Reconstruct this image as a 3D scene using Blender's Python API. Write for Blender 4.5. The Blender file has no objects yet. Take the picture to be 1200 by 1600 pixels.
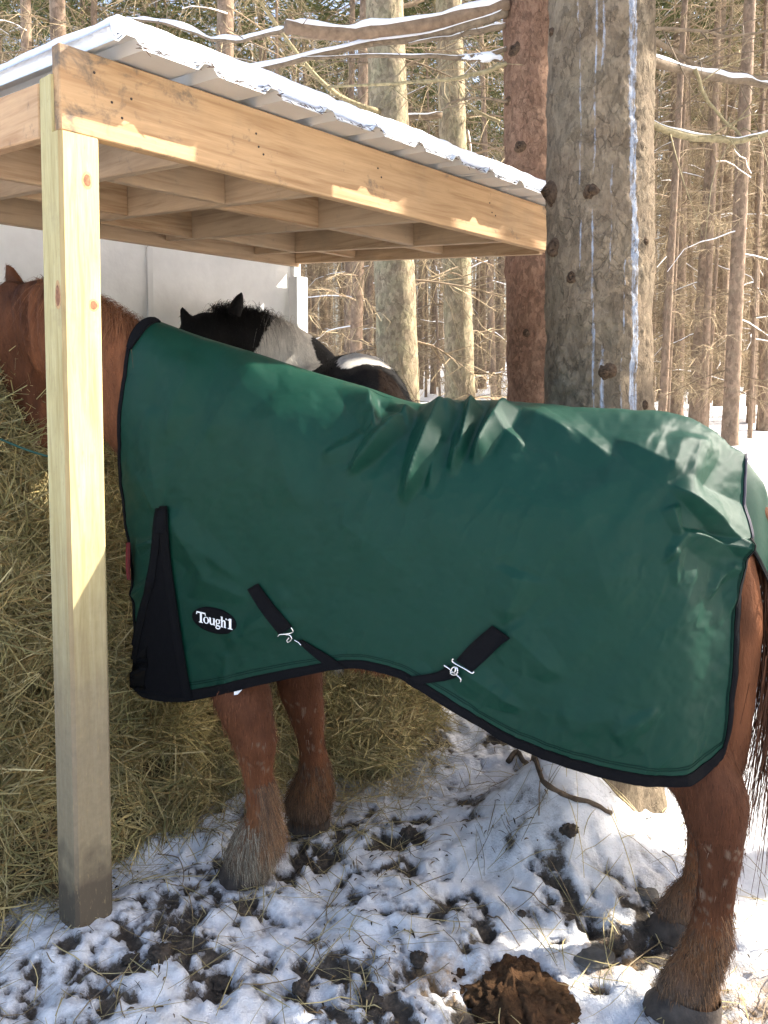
import bpy, math, random
import numpy as np
from mathutils import Vector, Matrix
from mathutils.bvhtree import BVHTree

random.seed(7)
RNG = np.random.default_rng(7)
S = bpy.context.scene
COL = S.collection

# ------------------------------------------------------------------ camera
CAM_H, PITCH, FPX, PPX, PPY = 1.58, math.radians(4.0), 1200.0, 600.0, 673.0
cam_d = bpy.data.cameras.new('camera')
cam = bpy.data.objects.new('camera', cam_d); COL.objects.link(cam)
cam.location = (0, 0, CAM_H); cam.rotation_euler = (math.pi / 2 - PITCH, 0, 0)
cam_d.sensor_width = 36.0; cam_d.lens = FPX / 1600 * 36.0
cam_d.shift_y = -(800 - PPY) / 1600
cam_d.clip_start = 0.05; cam_d.clip_end = 400
S.camera = cam

# ------------------------------------------------------------------ sky + sun
SUN_AZ, SUN_EL = math.radians(13), math.radians(38)      # azimuth measured from +X towards +Y
SUN = np.array([math.cos(SUN_EL) * math.cos(SUN_AZ), math.cos(SUN_EL) * math.sin(SUN_AZ), math.sin(SUN_EL)])
world = bpy.data.worlds.new('World'); S.world = world; world.use_nodes = True
wn = world.node_tree
sky = wn.nodes.new('ShaderNodeTexSky'); sky.sky_type = 'NISHITA'; sky.sun_disc = False
sky.sun_elevation = SUN_EL; sky.sun_rotation = math.pi / 2 - SUN_AZ
sky.air_density = 1.0; sky.dust_density = 5.0; sky.ozone_density = 1.0
bg = wn.nodes['Background']; bg.inputs['Strength'].default_value = 0.15
wn.links.new(sky.outputs[0], bg.inputs['Color'])
sun_d = bpy.data.lights.new('sun', 'SUN'); sun_d.energy = 4.0; sun_d.angle = math.radians(0.53)
sun_d.color = (1.0, 0.93, 0.82)
sun_o = bpy.data.objects.new('sun', sun_d); COL.objects.link(sun_o)
sun_o.rotation_euler = Vector(SUN).to_track_quat('Z', 'Y').to_euler()
sun_o.location = tuple(SUN * 60)

S.view_settings.view_transform = 'Standard'; S.view_settings.look = 'None'
S.view_settings.gamma = 1.0; S.view_settings.use_curve_mapping = False
S.view_settings.exposure = 2.1
S.render.engine = 'CYCLES'
S.cycles.use_denoising = True
S.cycles.max_bounces = 6; S.cycles.diffuse_bounces = 4; S.cycles.glossy_bounces = 2
S.cycles.transmission_bounces = 2; S.cycles.transparent_max_bounces = 8
S.cycles.sample_clamp_indirect = 6.0

# ------------------------------------------------------------------ picture -> place helpers
CP, SP = math.cos(PITCH), math.sin(PITCH)
def ray(px, py):
    xc, yc = (px - PPX) / FPX, (PPY - py) / FPX
    Y = CP + yc * SP
    return xc / Y, (-SP + yc * CP) / Y                   # dX/dY, dZ/dY
def at(px, py, Y):
    a, b = ray(px, py)
    return np.array([a * Y, Y, CAM_H + b * Y])
def proj(P):
    P = np.asarray(P, float); z = P[..., 2] - CAM_H
    dep = P[..., 1] * CP - z * SP; up = P[..., 1] * SP + z * CP
    return PPX + FPX * P[..., 0] / dep, PPY - FPX * up / dep

# ------------------------------------------------------------------ noise
def _h(ix, iy, iz, seed):
    n = (ix.astype(np.int64) * 374761393 + iy.astype(np.int64) * 668265263 + iz.astype(np.int64) * 2147483647 + seed * 974634777) & 0xFFFFFFFF
    n = ((n ^ (n >> 13)) * 1274126177) & 0xFFFFFFFF
    n = ((n ^ (n >> 16)) * 2246822519) & 0xFFFFFFFF
    return ((n ^ (n >> 15)) & 0xFFFFFF) / float(0xFFFFFF)
def vnoise(P, seed=0):
    P = np.asarray(P, float); i = np.floor(P).astype(np.int64); f = P - i; f = f * f * (3 - 2 * f)
    r = 0
    for dx in (0, 1):
        for dy in (0, 1):
            for dz in (0, 1):
                w = (f[..., 0] if dx else 1 - f[..., 0]) * (f[..., 1] if dy else 1 - f[..., 1]) * (f[..., 2] if dz else 1 - f[..., 2])
                r = r + w * _h(i[..., 0] + dx, i[..., 1] + dy, i[..., 2] + dz, seed)
    return r * 2 - 1
def fbm(P, octv=4, seed=0, gain=0.5):
    P = np.asarray(P, float); r = 0; a = 1.0
    for k in range(octv):
        r = r + a * vnoise(P * (2.03 ** k), seed + k * 17); a *= gain
    return r
def worley(P, seed=0):
    P = np.asarray(P, float); i = np.floor(P).astype(np.int64)
    f1 = np.full(P.shape[:-1], 9.0); f2 = f1.copy(); cid = np.zeros(P.shape[:-1])
    for dx in (-1, 0, 1):
        for dy in (-1, 0, 1):
            for dz in (-1, 0, 1):
                c = [i[..., 0] + dx, i[..., 1] + dy, i[..., 2] + dz]
                q = np.stack([c[k] + _h(c[0], c[1], c[2], seed + 31 * k + 1) for k in range(3)], -1)
                d = np.sqrt(((q - P) ** 2).sum(-1))
                nid = _h(c[0], c[1], c[2], seed + 99)
                closer = d < f1
                f2 = np.where(closer, f1, np.minimum(f2, d)); cid = np.where(closer, nid, cid); f1 = np.where(closer, d, f1)
    return f1, f2, cid
def sstep(a, b, x):
    t = np.clip((x - a) / (b - a), 0, 1); return t * t * (3 - 2 * t)

# ------------------------------------------------------------------ mesh helpers
def mk(name, V, faces, mat=None, parent=None, smooth=True, col=None, attrs=None):
    """V (n,3); faces: array (m,3|4) or list of such arrays"""
    V = np.asarray(V, np.float32).reshape(-1, 3)
    if isinstance(faces, np.ndarray): faces = [faces]
    faces = [np.asarray(f, np.int32) for f in faces if len(f)]
    me = bpy.data.meshes.new(name)
    me.vertices.add(len(V)); me.vertices.foreach_set('co', V.ravel())
    loops = np.concatenate([f.ravel() for f in faces]); tot = np.concatenate([np.full(len(f), f.shape[1], np.int32) for f in faces])
    me.loops.add(len(loops)); me.loops.foreach_set('vertex_index', loops)
    me.polygons.add(len(tot)); start = np.concatenate([[0], np.cumsum(tot)[:-1]]).astype(np.int32)
    me.polygons.foreach_set('loop_start', start); me.polygons.foreach_set('loop_total', tot)
    me.polygons.foreach_set('use_smooth', np.full(len(tot), smooth))
    me.update(calc_edges=True)
    if col is not None:
        c = np.ones((len(V), 4), np.float32); c[:, :3] = col
        a = me.attributes.new('col', 'FLOAT_COLOR', 'POINT'); a.data.foreach_set('color', c.ravel())
    for k, v in (attrs or {}).items():
        a = me.attributes.new(k, 'FLOAT', 'POINT'); a.data.foreach_set('value', np.asarray(v, np.float32).ravel())
    if mat: me.materials.append(mat)
    o = bpy.data.objects.new(name, me); COL.objects.link(o)
    if parent is not None: o.parent = parent
    return o
def empty(name, loc=(0, 0, 0), rz=0.0):
    o = bpy.data.objects.new(name, None); COL.objects.link(o)
    o.location = tuple(float(v) for v in loc); o.rotation_euler = (0, 0, rz); o.empty_display_size = 0.1
    return o
def tag(o, label, cat, group=None, kind=None):
    if label: o['label'] = label
    if cat: o['category'] = cat
    if group: o['group'] = group
    if kind: o['kind'] = kind
    return o
def local(parent, V):
    """world -> parent space for an unrotated empty"""
    return np.asarray(V, float) - np.array(parent.location)
def gridf(n, m, closed_m=False):
    """quads of an n x m vertex grid (row-major)"""
    i, j = np.meshgrid(np.arange(n - 1), np.arange(m if closed_m else m - 1), indexing='ij')
    j2 = (j + 1) % m
    return np.stack([i * m + j, i * m + j2, (i + 1) * m + j2, (i + 1) * m + j], -1).reshape(-1, 4)
class MB:
    def __init__(s): s.V = []; s.F = {3: [], 4: []}; s.C = []; s.n = 0
    def add(s, V, F, col=None):
        V = np.asarray(V, float).reshape(-1, 3)
        for f in (F if isinstance(F, list) else [F]):
            if len(f): s.F[np.asarray(f).shape[1]].append(np.asarray(f) + s.n)
        s.V.append(V); s.n += len(V)
        s.C.append(np.broadcast_to(np.asarray(col if col is not None else (1, 1, 1), float), V.shape))
        return s
    def build(s, name, mat, parent=None, smooth=True, col=False, off=None):
        V = np.concatenate(s.V)
        if parent is not None and off is None: V = V - np.array(parent.location)
        if off is not None: V = V - np.asarray(off)
        return mk(name, V, [np.concatenate(f) for f in s.F.values() if f], mat, parent, smooth, np.concatenate(s.C) if col else None)
def unit(v):
    v = np.asarray(v, float); return v / (np.linalg.norm(v, axis=-1, keepdims=True) + 1e-12)
def tube(path, rad, sides=8, up=(0, 0, 1), cap=True, rad2=None):
    """tapered tube; rad along 'up-ish' axis, rad2 across"""
    path = np.asarray(path, float); n = len(path)
    rad = np.broadcast_to(np.asarray(rad, float), (n,)); rad2 = rad if rad2 is None else np.broadcast_to(np.asarray(rad2, float), (n,))
    T = unit(np.gradient(path, axis=0)); up = np.asarray(up, float)
    A = np.cross(T, np.broadcast_to(up, T.shape)); bad = np.linalg.norm(A, axis=1) < 1e-4
    A[bad] = np.cross(T[bad], np.array([0.31, 0.87, 0.1])); A = unit(A); B = np.cross(A, T)
    th = np.linspace(0, 2 * math.pi, sides, endpoint=False)
    V = path[:, None, :] + np.cos(th)[None, :, None] * A[:, None, :] * rad2[:, None, None] + np.sin(th)[None, :, None] * B[:, None, :] * rad[:, None, None]
    V = V.reshape(-1, 3); F = [gridf(n, sides, True)]
    if cap:
        V = np.concatenate([V, path[:1], path[-1:]]); c0, c1 = n * sides, n * sides + 1; k = np.arange(sides); k2 = (k + 1) % sides
        F.append(np.stack([np.full(sides, c0), k2, k], -1)); F.append(np.stack([np.full(sides, c1), (n - 1) * sides + k, (n - 1) * sides + k2], -1))
    return V, F
def spline(P, n):
    """catmull-rom through control points, n samples"""
    P = np.asarray(P, float); k = len(P)
    E = np.concatenate([[2 * P[0] - P[1]], P, [2 * P[-1] - P[-2]]])
    u = np.linspace(0, k - 1, n); i = np.minimum(u.astype(int), k - 2); t = (u - i)[:, None] if P.ndim > 1 else (u - i)
    a, b, c, d = E[i], E[i + 1], E[i + 2], E[i + 3]
    return 0.5 * (2 * b + (c - a) * t + (2 * a - 5 * b + 4 * c - d) * t ** 2 + (3 * b - a - 3 * c + d) * t ** 3)
def boxv(c, ax, ay, az, hx, hy, hz, bev=0.0):
    """oriented box: 8 verts, 6 quads; optional chamfer along all edges (24 verts)"""
    c, ax, ay, az = [np.asarray(v, float) for v in (c, ax, ay, az)]
    if bev <= 0:
        V = [c + sx * hx * ax + sy * hy * ay + sz * hz * az for sx in (-1, 1) for sy in (-1, 1) for sz in (-1, 1)]
        F = np.array([[0, 1, 3, 2], [4, 6, 7, 5], [0, 4, 5, 1], [2, 3, 7, 6], [0, 2, 6, 4], [1, 5, 7, 3]])
        return np.array(V), F
    import itertools
    V = []; idx = {}
    for s in itertools.product((-1, 1), repeat=3):
        for k in range(3):
            h = [hx - bev, hy - bev, hz - bev]; h[k] += bev
            idx[(s, k)] = len(V); V.append(c + s[0] * h[0] * ax + s[1] * h[1] * ay + s[2] * h[2] * az)
    Q = []; Tt = []
    for k in range(3):
        a, b = [(1, 2), (2, 0), (0, 1)][k]
        for s in (-1, 1):
            q = []
            for (u, v) in ((-1, -1), (1, -1), (1, 1), (-1, 1)):
                t = [0, 0, 0]; t[k] = s; t[a] = u; t[b] = v; q.append(idx[(tuple(t), k)])
            Q.append(q if s > 0 else q[::-1])
        for u in (-1, 1):
            for v in (-1, 1):   # edge along axis k, between faces a and b
                t0 = [0, 0, 0]; t1 = [0, 0, 0]; t0[k] = -1; t1[k] = 1
                for t in (t0, t1): t[a] = u; t[b] = v
                q = [idx[(tuple(t0), a)], idx[(tuple(t1), a)], idx[(tuple(t1), b)], idx[(tuple(t0), b)]]
                Q.append(q if u * v < 0 else q[::-1])
    for s in itertools.product((-1, 1), repeat=3):
        t = [idx[(s, 0)], idx[(s, 1)], idx[(s, 2)]]; Tt.append(t if s[0] * s[1] * s[2] > 0 else t[::-1])
    return np.array(V), [np.array(Q), np.array(Tt)]
def ribbons(C, side, w):
    """C (N,K,3) centre lines, side (N,3) or (N,K,3), w (N,K) half widths -> V, quads"""
    N, K, _ = C.shape
    if side.ndim == 2: side = side[:, None, :]
    V = np.stack([C - side * w[..., None], C + side * w[..., None]], 2).reshape(-1, 3)
    b = (np.arange(N) * K * 2)[:, None] + (np.arange(K - 1) * 2)[None, :]
    F = np.stack([b, b + 1, b + 3, b + 2], -1).reshape(-1, 4)
    return V, F

# ------------------------------------------------------------------ materials
class NT:
    def __init__(s, name, rough=0.7, spec=0.3):
        s.m = bpy.data.materials.new(name); s.m.use_nodes = True; s.t = s.m.node_tree
        s.b = s.t.nodes['Principled BSDF']; s.b.inputs['Roughness'].default_value = rough
        s.b.inputs['Specular IOR Level'].default_value = spec
        s.out = s.t.nodes['Material Output']
    def n(s, typ, **kw):
        nd = s.t.nodes.new('ShaderNode' + typ)
        for k, v in kw.items():
            if k.startswith('_'): setattr(nd, k[1:], v)
            else: s.put(nd.inputs[k.replace('__', ' ')], v)
        return nd
    def put(s, sock, v):
        if isinstance(v, bpy.types.NodeSocket): s.t.links.new(v, sock)
        elif isinstance(v, (tuple, list)) and sock.type == 'RGBA' and len(v) == 3: sock.default_value = (*v, 1)
        else: sock.default_value = v
    def base(s, v): s.put(s.b.inputs['Base Color'], v); return s
    def obj(s, scale=(1, 1, 1), rot=(0, 0, 0)):
        tc = s.n('TexCoord'); mp = s.n('Mapping', Vector=tc.outputs['Object']); mp.inputs['Scale'].default_value = scale; mp.inputs['Rotation'].default_value = rot
        return mp.outputs[0]
    def noise(s, vec, scale, detail=4, rough=0.55, dist=0.0):
        return s.n('TexNoise', Vector=vec, Scale=scale, Detail=detail, Roughness=rough, Distortion=dist).outputs['Fac']
    def voro(s, vec, scale, feature='F1', out='Distance', rnd=1.0):
        nd = s.n('TexVoronoi', _feature=feature, Vector=vec, Scale=scale, Randomness=rnd); return nd.outputs[out]
    def ramp(s, fac, stops):
        nd = s.n('ValToRGB', Fac=fac); cr = nd.color_ramp
        while len(cr.elements) < len(stops): cr.elements.new(0.5)
        for e, (p, c) in zip(cr.elements, stops):
            e.position = p; e.color = (*c, 1) if len(c) == 3 else c
        return nd.outputs[0]
    def mix(s, fac, a, b, blend='MIX'):
        nd = s.n('Mix', _data_type='RGBA', _blend_type=blend)
        s.put(nd.inputs[0], fac); s.put(nd.inputs[6], a); s.put(nd.inputs[7], b); return nd.outputs[2]
    def math(s, op, a, b=0.0, c=0.0, clamp=False):
        nd = s.n('Math', _operation=op, _use_clamp=clamp); s.put(nd.inputs[0], a); s.put(nd.inputs[1], b); s.put(nd.inputs[2], c); return nd.outputs[0]
    def mrange(s, v, a, b, c=0.0, d=1.0):
        nd = s.n('MapRange', Value=v); 
        for k, x in zip(('From Min', 'From Max', 'To Min', 'To Max'), (a, b, c, d)): nd.inputs[k].default_value = x
        return nd.outputs[0]
    def attr(s, name, out='Fac'): return s.n('Attribute', _attribute_name=name).outputs[out]
    def bump(s, h, dist=0.01, strength=1.0, normal=None):
        nd = s.n('Bump', Height=h, Distance=dist, Strength=strength)
        if normal is not None: s.put(nd.inputs['Normal'], normal)
        s.put(s.b.inputs['Normal'], nd.outputs[0]); return nd.outputs[0]
    def rough(s, v): s.put(s.b.inputs['Roughness'], v); return s

def m_wood(name, light, dark, axis, stain=0.5, rough=0.75, end=False):
    """sawn lumber; grain along local 'axis' vector index given by scale"""
    t = NT(name, rough, 0.25)
    tc = t.n('TexCoord'); inf = t.n('ObjectInfo')
    vec = t.n('VectorMath', _operation='ADD'); t.put(vec.inputs[0], tc.outputs['Object'])
    sc = t.n('VectorMath', _operation='SCALE'); t.put(sc.inputs[0], inf.outputs['Random']); sc.inputs['Scale'].default_value = 31.0
    t.put(vec.inputs[1], sc.outputs[0])
    mp = t.n('Mapping', Vector=vec.outputs[0]); mp.inputs['Scale'].default_value = tuple(0.06 if k == axis else 1.0 for k in range(3))
    g = t.noise(mp.outputs[0], 34, 6, 0.6, 0.6); g2 = t.noise(mp.outputs[0], 150, 3, 0.6)
    c = t.ramp(g, [(0.32, dark), (0.52, light), (0.75, tuple(min(1, x * 1.15) for x in light))])
    c = t.mix(t.mrange(g2, 0.35, 0.75, 0.0, 0.35), c, dark)
    big = t.noise(vec.outputs[0], 3.0, 5, 0.65)
    c = t.mix(t.mrange(big, 0.52, 0.75, 0.0, stain), c, (0.23, 0.17, 0.11))
    # weathered grey smudges and knots
    kn = t.voro(mp.outputs[0], 9.0, 'F1'); k1 = t.mrange(kn, 0.03, 0.10, 1.0, 0.0)
    sel = t.mrange(t.noise(vec.outputs[0], 5.0, 2), 0.53, 0.6, 0.0, 1.0)
    c = t.mix(t.math('MULTIPLY', t.math('MULTIPLY', k1, sel), 0.75), c, (0.09, 0.045, 0.025))
    blk = t.mrange(t.noise(vec.outputs[0], 9.0, 6, 0.75), 0.60, 0.74, 0.0, 0.75)
    c = t.mix(blk, c, (0.09, 0.08, 0.07))
    if end:
        x = t.n('SeparateXYZ', Vector=tc.outputs['Object']).outputs[0]
        sm = t.math('ADD', t.noise(tc.outputs['Object'], 13.0, 5, 0.65, 0.5), t.mrange(x, 0.0, 0.55, 0.13, -0.10))
        c = t.mix(t.mrange(sm, 0.56, 0.74, 0.0, 0.85), c, (0.10, 0.085, 0.07))
    if not end: c = t.mix(t.mrange(inf.outputs['Random'], 0.3, 1.0, 0.0, 0.42), c, t.mix(big, (0.22, 0.17, 0.12), (0.36, 0.29, 0.21)))
    t.base(c); t.bump(t.math('ADD', g, t.math('MULTIPLY', g2, 0.6)), 0.002, 0.6)
    return t.m
W_HEAD = m_wood('wood_header', (0.46, 0.29, 0.15), (0.30, 0.17, 0.08), 0, 0.45, end=True)
W_RAFT = m_wood('wood_rafter', (0.44, 0.29, 0.165), (0.28, 0.165, 0.085), 0, 0.7)

def m_post(name='wood_post', k=1.0):
    t = NT(name, 0.8, 0.25); v = t.obj((1, 1, 0.07))
    g = t.noise(v, 42, 6, 0.6, 0.8); g2 = t.noise(v, 170, 3)
    c = t.ramp(g, [(0.3, (0.34, 0.27, 0.115)), (0.52, (0.47, 0.40, 0.20)), (0.8, (0.52, 0.47, 0.27))])
    c = t.mix(t.mrange(g2, 0.4, 0.75, 0, 0.5), c, (0.30, 0.23, 0.10))
    c = t.mix(t.mrange(t.noise(t.obj(), 9, 6, 0.75), 0.55, 0.75, 0, 0.4), c, (0.22, 0.17, 0.10))
    if k < 1: c = t.mix(1.0 - k, c, (0.20, 0.11, 0.05))
    sp = t.n('SeparateXYZ', Vector=t.obj()); z = sp.outputs[2]
    n = t.noise(t.obj(), 6, 5, 0.65)
    zz = t.math('ADD', z, t.math('MULTIPLY', t.math('SUBTRACT', n, 0.5), 0.55))
    c = t.mix(t.mrange(zz, 1.25, 0.60, 0.0, 0.8), c, t.mix(t.noise(t.obj(), 55, 6, 0.75), (0.10, 0.078, 0.055), (0.25, 0.20, 0.145)))          # trodden-up grey dirt low down
    mud = t.mrange(t.math('ADD', z, t.math('MULTIPLY', t.math('SUBTRACT', t.noise(t.obj(), 11, 4), 0.5), 0.42)), 0.26, 0.12, 0.0, 0.88)
    c = t.mix(mud, c, (0.07, 0.055, 0.04))
    scr = t.mrange(t.noise(t.obj((9, 9, 2.0), (0.5, 0.4, 0.7)), 14, 5, 0.75), 0.58, 0.66, 0.0, 0.5)
    c = t.mix(scr, c, (0.30, 0.23, 0.12))
    t.base(c); t.bump(t.math('ADD', g, t.math('MULTIPLY', g2, 0.6)), 0.002, 0.6); return t.m
W_POST = m_post()
def plain(name, c, rough=0.6, spec=0.3, metal=0.0, var=0.15, sc=20, bump=0.0, bsc=60):
    t = NT(name, rough, spec); v = t.obj()
    t.base(t.mix(t.mrange(t.noise(v, sc, 5, 0.6), 0.3, 0.7, 0, 1), tuple(x * (1 - var) for x in c), tuple(min(1, x * (1 + var)) for x in c)))
    t.b.inputs['Metallic'].default_value = metal
    if bump: t.bump(t.noise(v, bsc, 4), bump)
    return t.m
KNOT = plain('knot', (0.22, 0.095, 0.045), 0.7, 0.3, 0, 0.4, 120)
KNOTRING = plain('knot_ring', (0.42, 0.26, 0.12), 0.75, 0.3, 0, 0.3, 90)
STEEL_ROOF = plain('galvanised_sheet', (0.62, 0.65, 0.66), 0.38, 0.5, 0.55, 0.06, 6)
WALLP = plain('white_panel', (0.82, 0.83, 0.83), 0.7, 0.3, 0, 0.08, 5, 0.003, 18)
WALLTRIM = plain('white_trim', (0.72, 0.73, 0.73), 0.65, 0.3, 0, 0.06, 8)
BLACKF = plain('black_webbing', (0.004, 0.004, 0.005), 0.85, 0.12, 0, 0.3, 200, 0.001, 900)
CHROME = plain('nickel', (0.75, 0.73, 0.70), 0.22, 0.5, 1.0, 0.05)
WHITEP = plain('white_print', (0.85, 0.85, 0.85), 0.6)
HOOF = plain('hoof_horn', (0.060, 0.046, 0.036), 0.7, 0.3, 0, 0.5, 25, 0.004, 40)
EYE = plain('eye', (0.012, 0.008, 0.006), 0.08, 0.6)

def m_attr(name, rough=0.75, spec=0.25, var=0.25, sc=30, bump=0.0, bsc=200, sheen=0.0, bscale=(1, 1, 1), trans=0.0):
    t = NT(name, rough, spec); c = t.attr('col', 'Color'); v = t.obj(bscale)
    n = t.noise(v, sc, 5, 0.65)
    f = t.mrange(n, 0.25, 0.75, 1 - var, 1 + var)
    hs = t.n('HueSaturation', Color=c); t.put(hs.inputs['Value'], f)
    t.base(hs.outputs[0])
    if bump: t.bump(t.noise(v, bsc, 5, 0.7), bump)
    if sheen: t.b.inputs['Sheen Weight'].default_value = sheen
    if trans:
        tr = t.n('BsdfTranslucent'); t.put(tr.inputs['Color'], hs.outputs[0])
        mx = t.n('MixShader'); mx.inputs[0].default_value = trans
        t.put(mx.inputs[1], t.b.outputs[0]); t.put(mx.inputs[2], tr.outputs[0]); t.put(t.out.inputs['Surface'], mx.outputs[0])
    return t.m
M_HAY = m_attr('hay_straw', 0.6, 0.3, 0.15, 60, trans=0.15)
M_FUR = m_attr('horse_coat', 0.65, 0.12, 0.3, 22, 0.004, 160, 0.0, (1, 1, 0.35))
M_HAIR = m_attr('horse_hair', 0.55, 0.12, 0.2, 40)
M_TWIG = m_attr('dry_twig', 0.85, 0.15, 0.3, 30)
M_NEEDLE = m_attr('spruce_needles', 0.7, 0.2, 0.4, 8, trans=0.2)

def m_snow(name='snow'):
    t = NT(name, 0.55, 0.25); v = t.obj()
    n1 = t.noise(v, 28, 6, 0.65); n2 = t.noise(v, 140, 4, 0.7)
    t.base(t.mix(n1, (0.80, 0.825, 0.87), (0.89, 0.90, 0.92)))
    t.b.inputs['Subsurface Weight'].default_value = 0.0
    t.bump(t.math('ADD', n1, t.math('MULTIPLY', n2, 0.45)), 0.012, 0.7); return t.m
M_SNOW = m_snow()
def m_ground():
    t = NT('trampled_snow', 0.6, 0.25); v = t.obj()
    d = t.attr('dirt'); st = t.attr('stain')
    n0 = t.noise(v, 9, 7, 0.7); n1 = t.noise(v, 38, 6, 0.7); n2 = t.noise(v, 150, 4, 0.7)
    dd = t.math('ADD', d, t.math('ADD', t.math('MULTIPLY', t.math('SUBTRACT', n1, 0.5), 0.9), t.math('MULTIPLY', t.math('SUBTRACT', n2, 0.5), 0.8)))
    mk_ = t.mrange(dd, 0.42, 0.58, 0, 1)
    snow = t.mix(n1, (0.74, 0.745, 0.76), (0.87, 0.87, 0.88))
    snow = t.mix(t.mrange(n0, 0.45, 0.70, 0, 0.5), snow, t.mix(n2, (0.42, 0.40, 0.38), (0.66, 0.63, 0.59)))
    dirt = t.ramp(n1, [(0.3, (0.028, 0.024, 0.020)), (0.55, (0.085, 0.068, 0.052)), (0.75, (0.19, 0.155, 0.115))])
    slush = t.mix(t.mrange(n2, 0.40, 0.58, 0, 1), dirt, (0.60, 0.60, 0.62))
    c = t.mix(t.mrange(dd, 0.08, 0.42, 0, 0.8), snow, slush)
    c = t.mix(mk_, c, dirt)
    st2 = t.mrange(t.math('ADD', st, t.math('MULTIPLY', t.math('SUBTRACT', n1, 0.5), 1.2)), 0.4, 0.9, 0, 0.8)
    c = t.mix(st2, c, t.mix(n2, (0.30, 0.15, 0.05), (0.55, 0.36, 0.16)))
    t.base(c); t.bump(t.math('ADD', n1, t.math('MULTIPLY', n2, 0.6)), 0.018, 0.9); return t.m
M_GROUND = m_ground()

def m_bark(name, c1, c2, crack, lichen=(0.30, 0.31, 0.22), lich=0.3, sap=False, plate=26.0):
    t = NT(name, 0.9, 0.12); v = t.obj((1, 1, 0.6)); v0 = t.obj()
    vw = t.n('VectorMath', _operation='ADD'); t.put(vw.inputs[0], v)
    nz = t.n('TexNoise', Vector=v, Scale=16.0, Detail=6.0); sc = t.n('VectorMath', _operation='SCALE'); t.put(sc.inputs[0], nz.outputs['Color']); sc.inputs['Scale'].default_value = 0.09
    t.put(vw.inputs[1], sc.outputs[0])
    e = t.voro(vw.outputs[0], plate, 'DISTANCE_TO_EDGE'); e2 = t.voro(vw.outputs[0], plate * 2.3, 'DISTANCE_TO_EDGE')
    n1 = t.noise(v, 16, 8, 0.75); n2 = t.noise(v, 120, 6, 0.75); n3 = t.noise(v0, 6, 5, 0.7); n4 = t.noise(t.obj((1, 1, 0.35)), 48, 7, 0.75)
    c = t.mix(t.mrange(n1, 0.3, 0.7), c1, c2)
    c = t.mix(t.mrange(n3, 0.42, 0.66, 0, lich), c, lichen)
    c = t.mix(t.mrange(n4, 0.50, 0.68, 0.0, 0.55), c, tuple(x * 0.55 for x in c1))
    c = t.mix(t.mrange(n2, 0.52, 0.75, 0.0, 0.6), c, crack)
    m1 = t.mrange(t.noise(v0, 9, 4, 0.6), 0.46, 0.60, 0.0, 1.0)                  # flakes lift only here and there
    ck = t.math('MULTIPLY', t.mrange(e, 0.0, 0.06, 1.0, 0.0), m1); ck2 = t.math('MULTIPLY', t.mrange(e2, 0.0, 0.08, 1.0, 0.0), t.mrange(t.noise(v0, 13, 4, 0.6), 0.5, 0.62, 0.0, 0.7))
    ckk = t.math('MAXIMUM', ck, ck2)
    fl = t.n('SeparateColor', Color=t.voro(vw.outputs[0], plate * 1.7, 'F1', 'Color')); hs = t.n('HueSaturation', Color=c); t.put(hs.inputs['Value'], t.mrange(fl.outputs[0], 0, 1, 0.74, 1.28)); c = hs.outputs[0]
    c = t.mix(t.math('MULTIPLY', ckk, 0.24), c, crack)
    if sap:
        m = t.attr('sap')
        fib = t.noise(t.obj((1, 1, 0.10)), 95, 6, 0.8); brk = t.noise(t.obj((1, 1, 0.5)), 38, 5, 0.75)
        w = t.mrange(t.math('ADD', m, t.math('ADD', t.math('MULTIPLY', t.math('SUBTRACT', fib, 0.5), 1.5), t.math('MULTIPLY', t.math('SUBTRACT', brk, 0.5), 1.1))), 0.40, 0.72, 0, 0.85)
        c = t.mix(w, c, t.mix(n2, (0.24, 0.28, 0.36), (0.50, 0.55, 0.63)))
    t.base(c)
    h = t.math('ADD', t.math('MULTIPLY', ckk, -0.7), t.math('ADD', t.math('MULTIPLY', n1, 1.0), t.math('ADD', t.math('MULTIPLY', n4, 0.7), t.math('MULTIPLY', n2, 0.4))))
    t.bump(h, 0.014, 0.75); return t.m
B_BIG = m_bark('bark_grey_brown', (0.150, 0.110, 0.072), (0.225, 0.172, 0.118), (0.050, 0.035, 0.025), (0.225, 0.185, 0.125), 0.5, True, 24)
B_RED = m_bark('bark_red_brown', (0.170, 0.092, 0.058), (0.240, 0.145, 0.095), (0.055, 0.028, 0.017), (0.25, 0.17, 0.11), 0.25, False, 30)
B_MID = m_bark('bark_tan', (0.23, 0.18, 0.12), (0.34, 0.28, 0.19), (0.07, 0.05, 0.035), (0.36, 0.35, 0.20), 0.5, False, 22)
B_FAR = m_bark('bark_brown', (0.19, 0.135, 0.095), (0.28, 0.20, 0.145), (0.06, 0.04, 0.03), (0.27, 0.24, 0.17), 0.3, False, 12)

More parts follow.
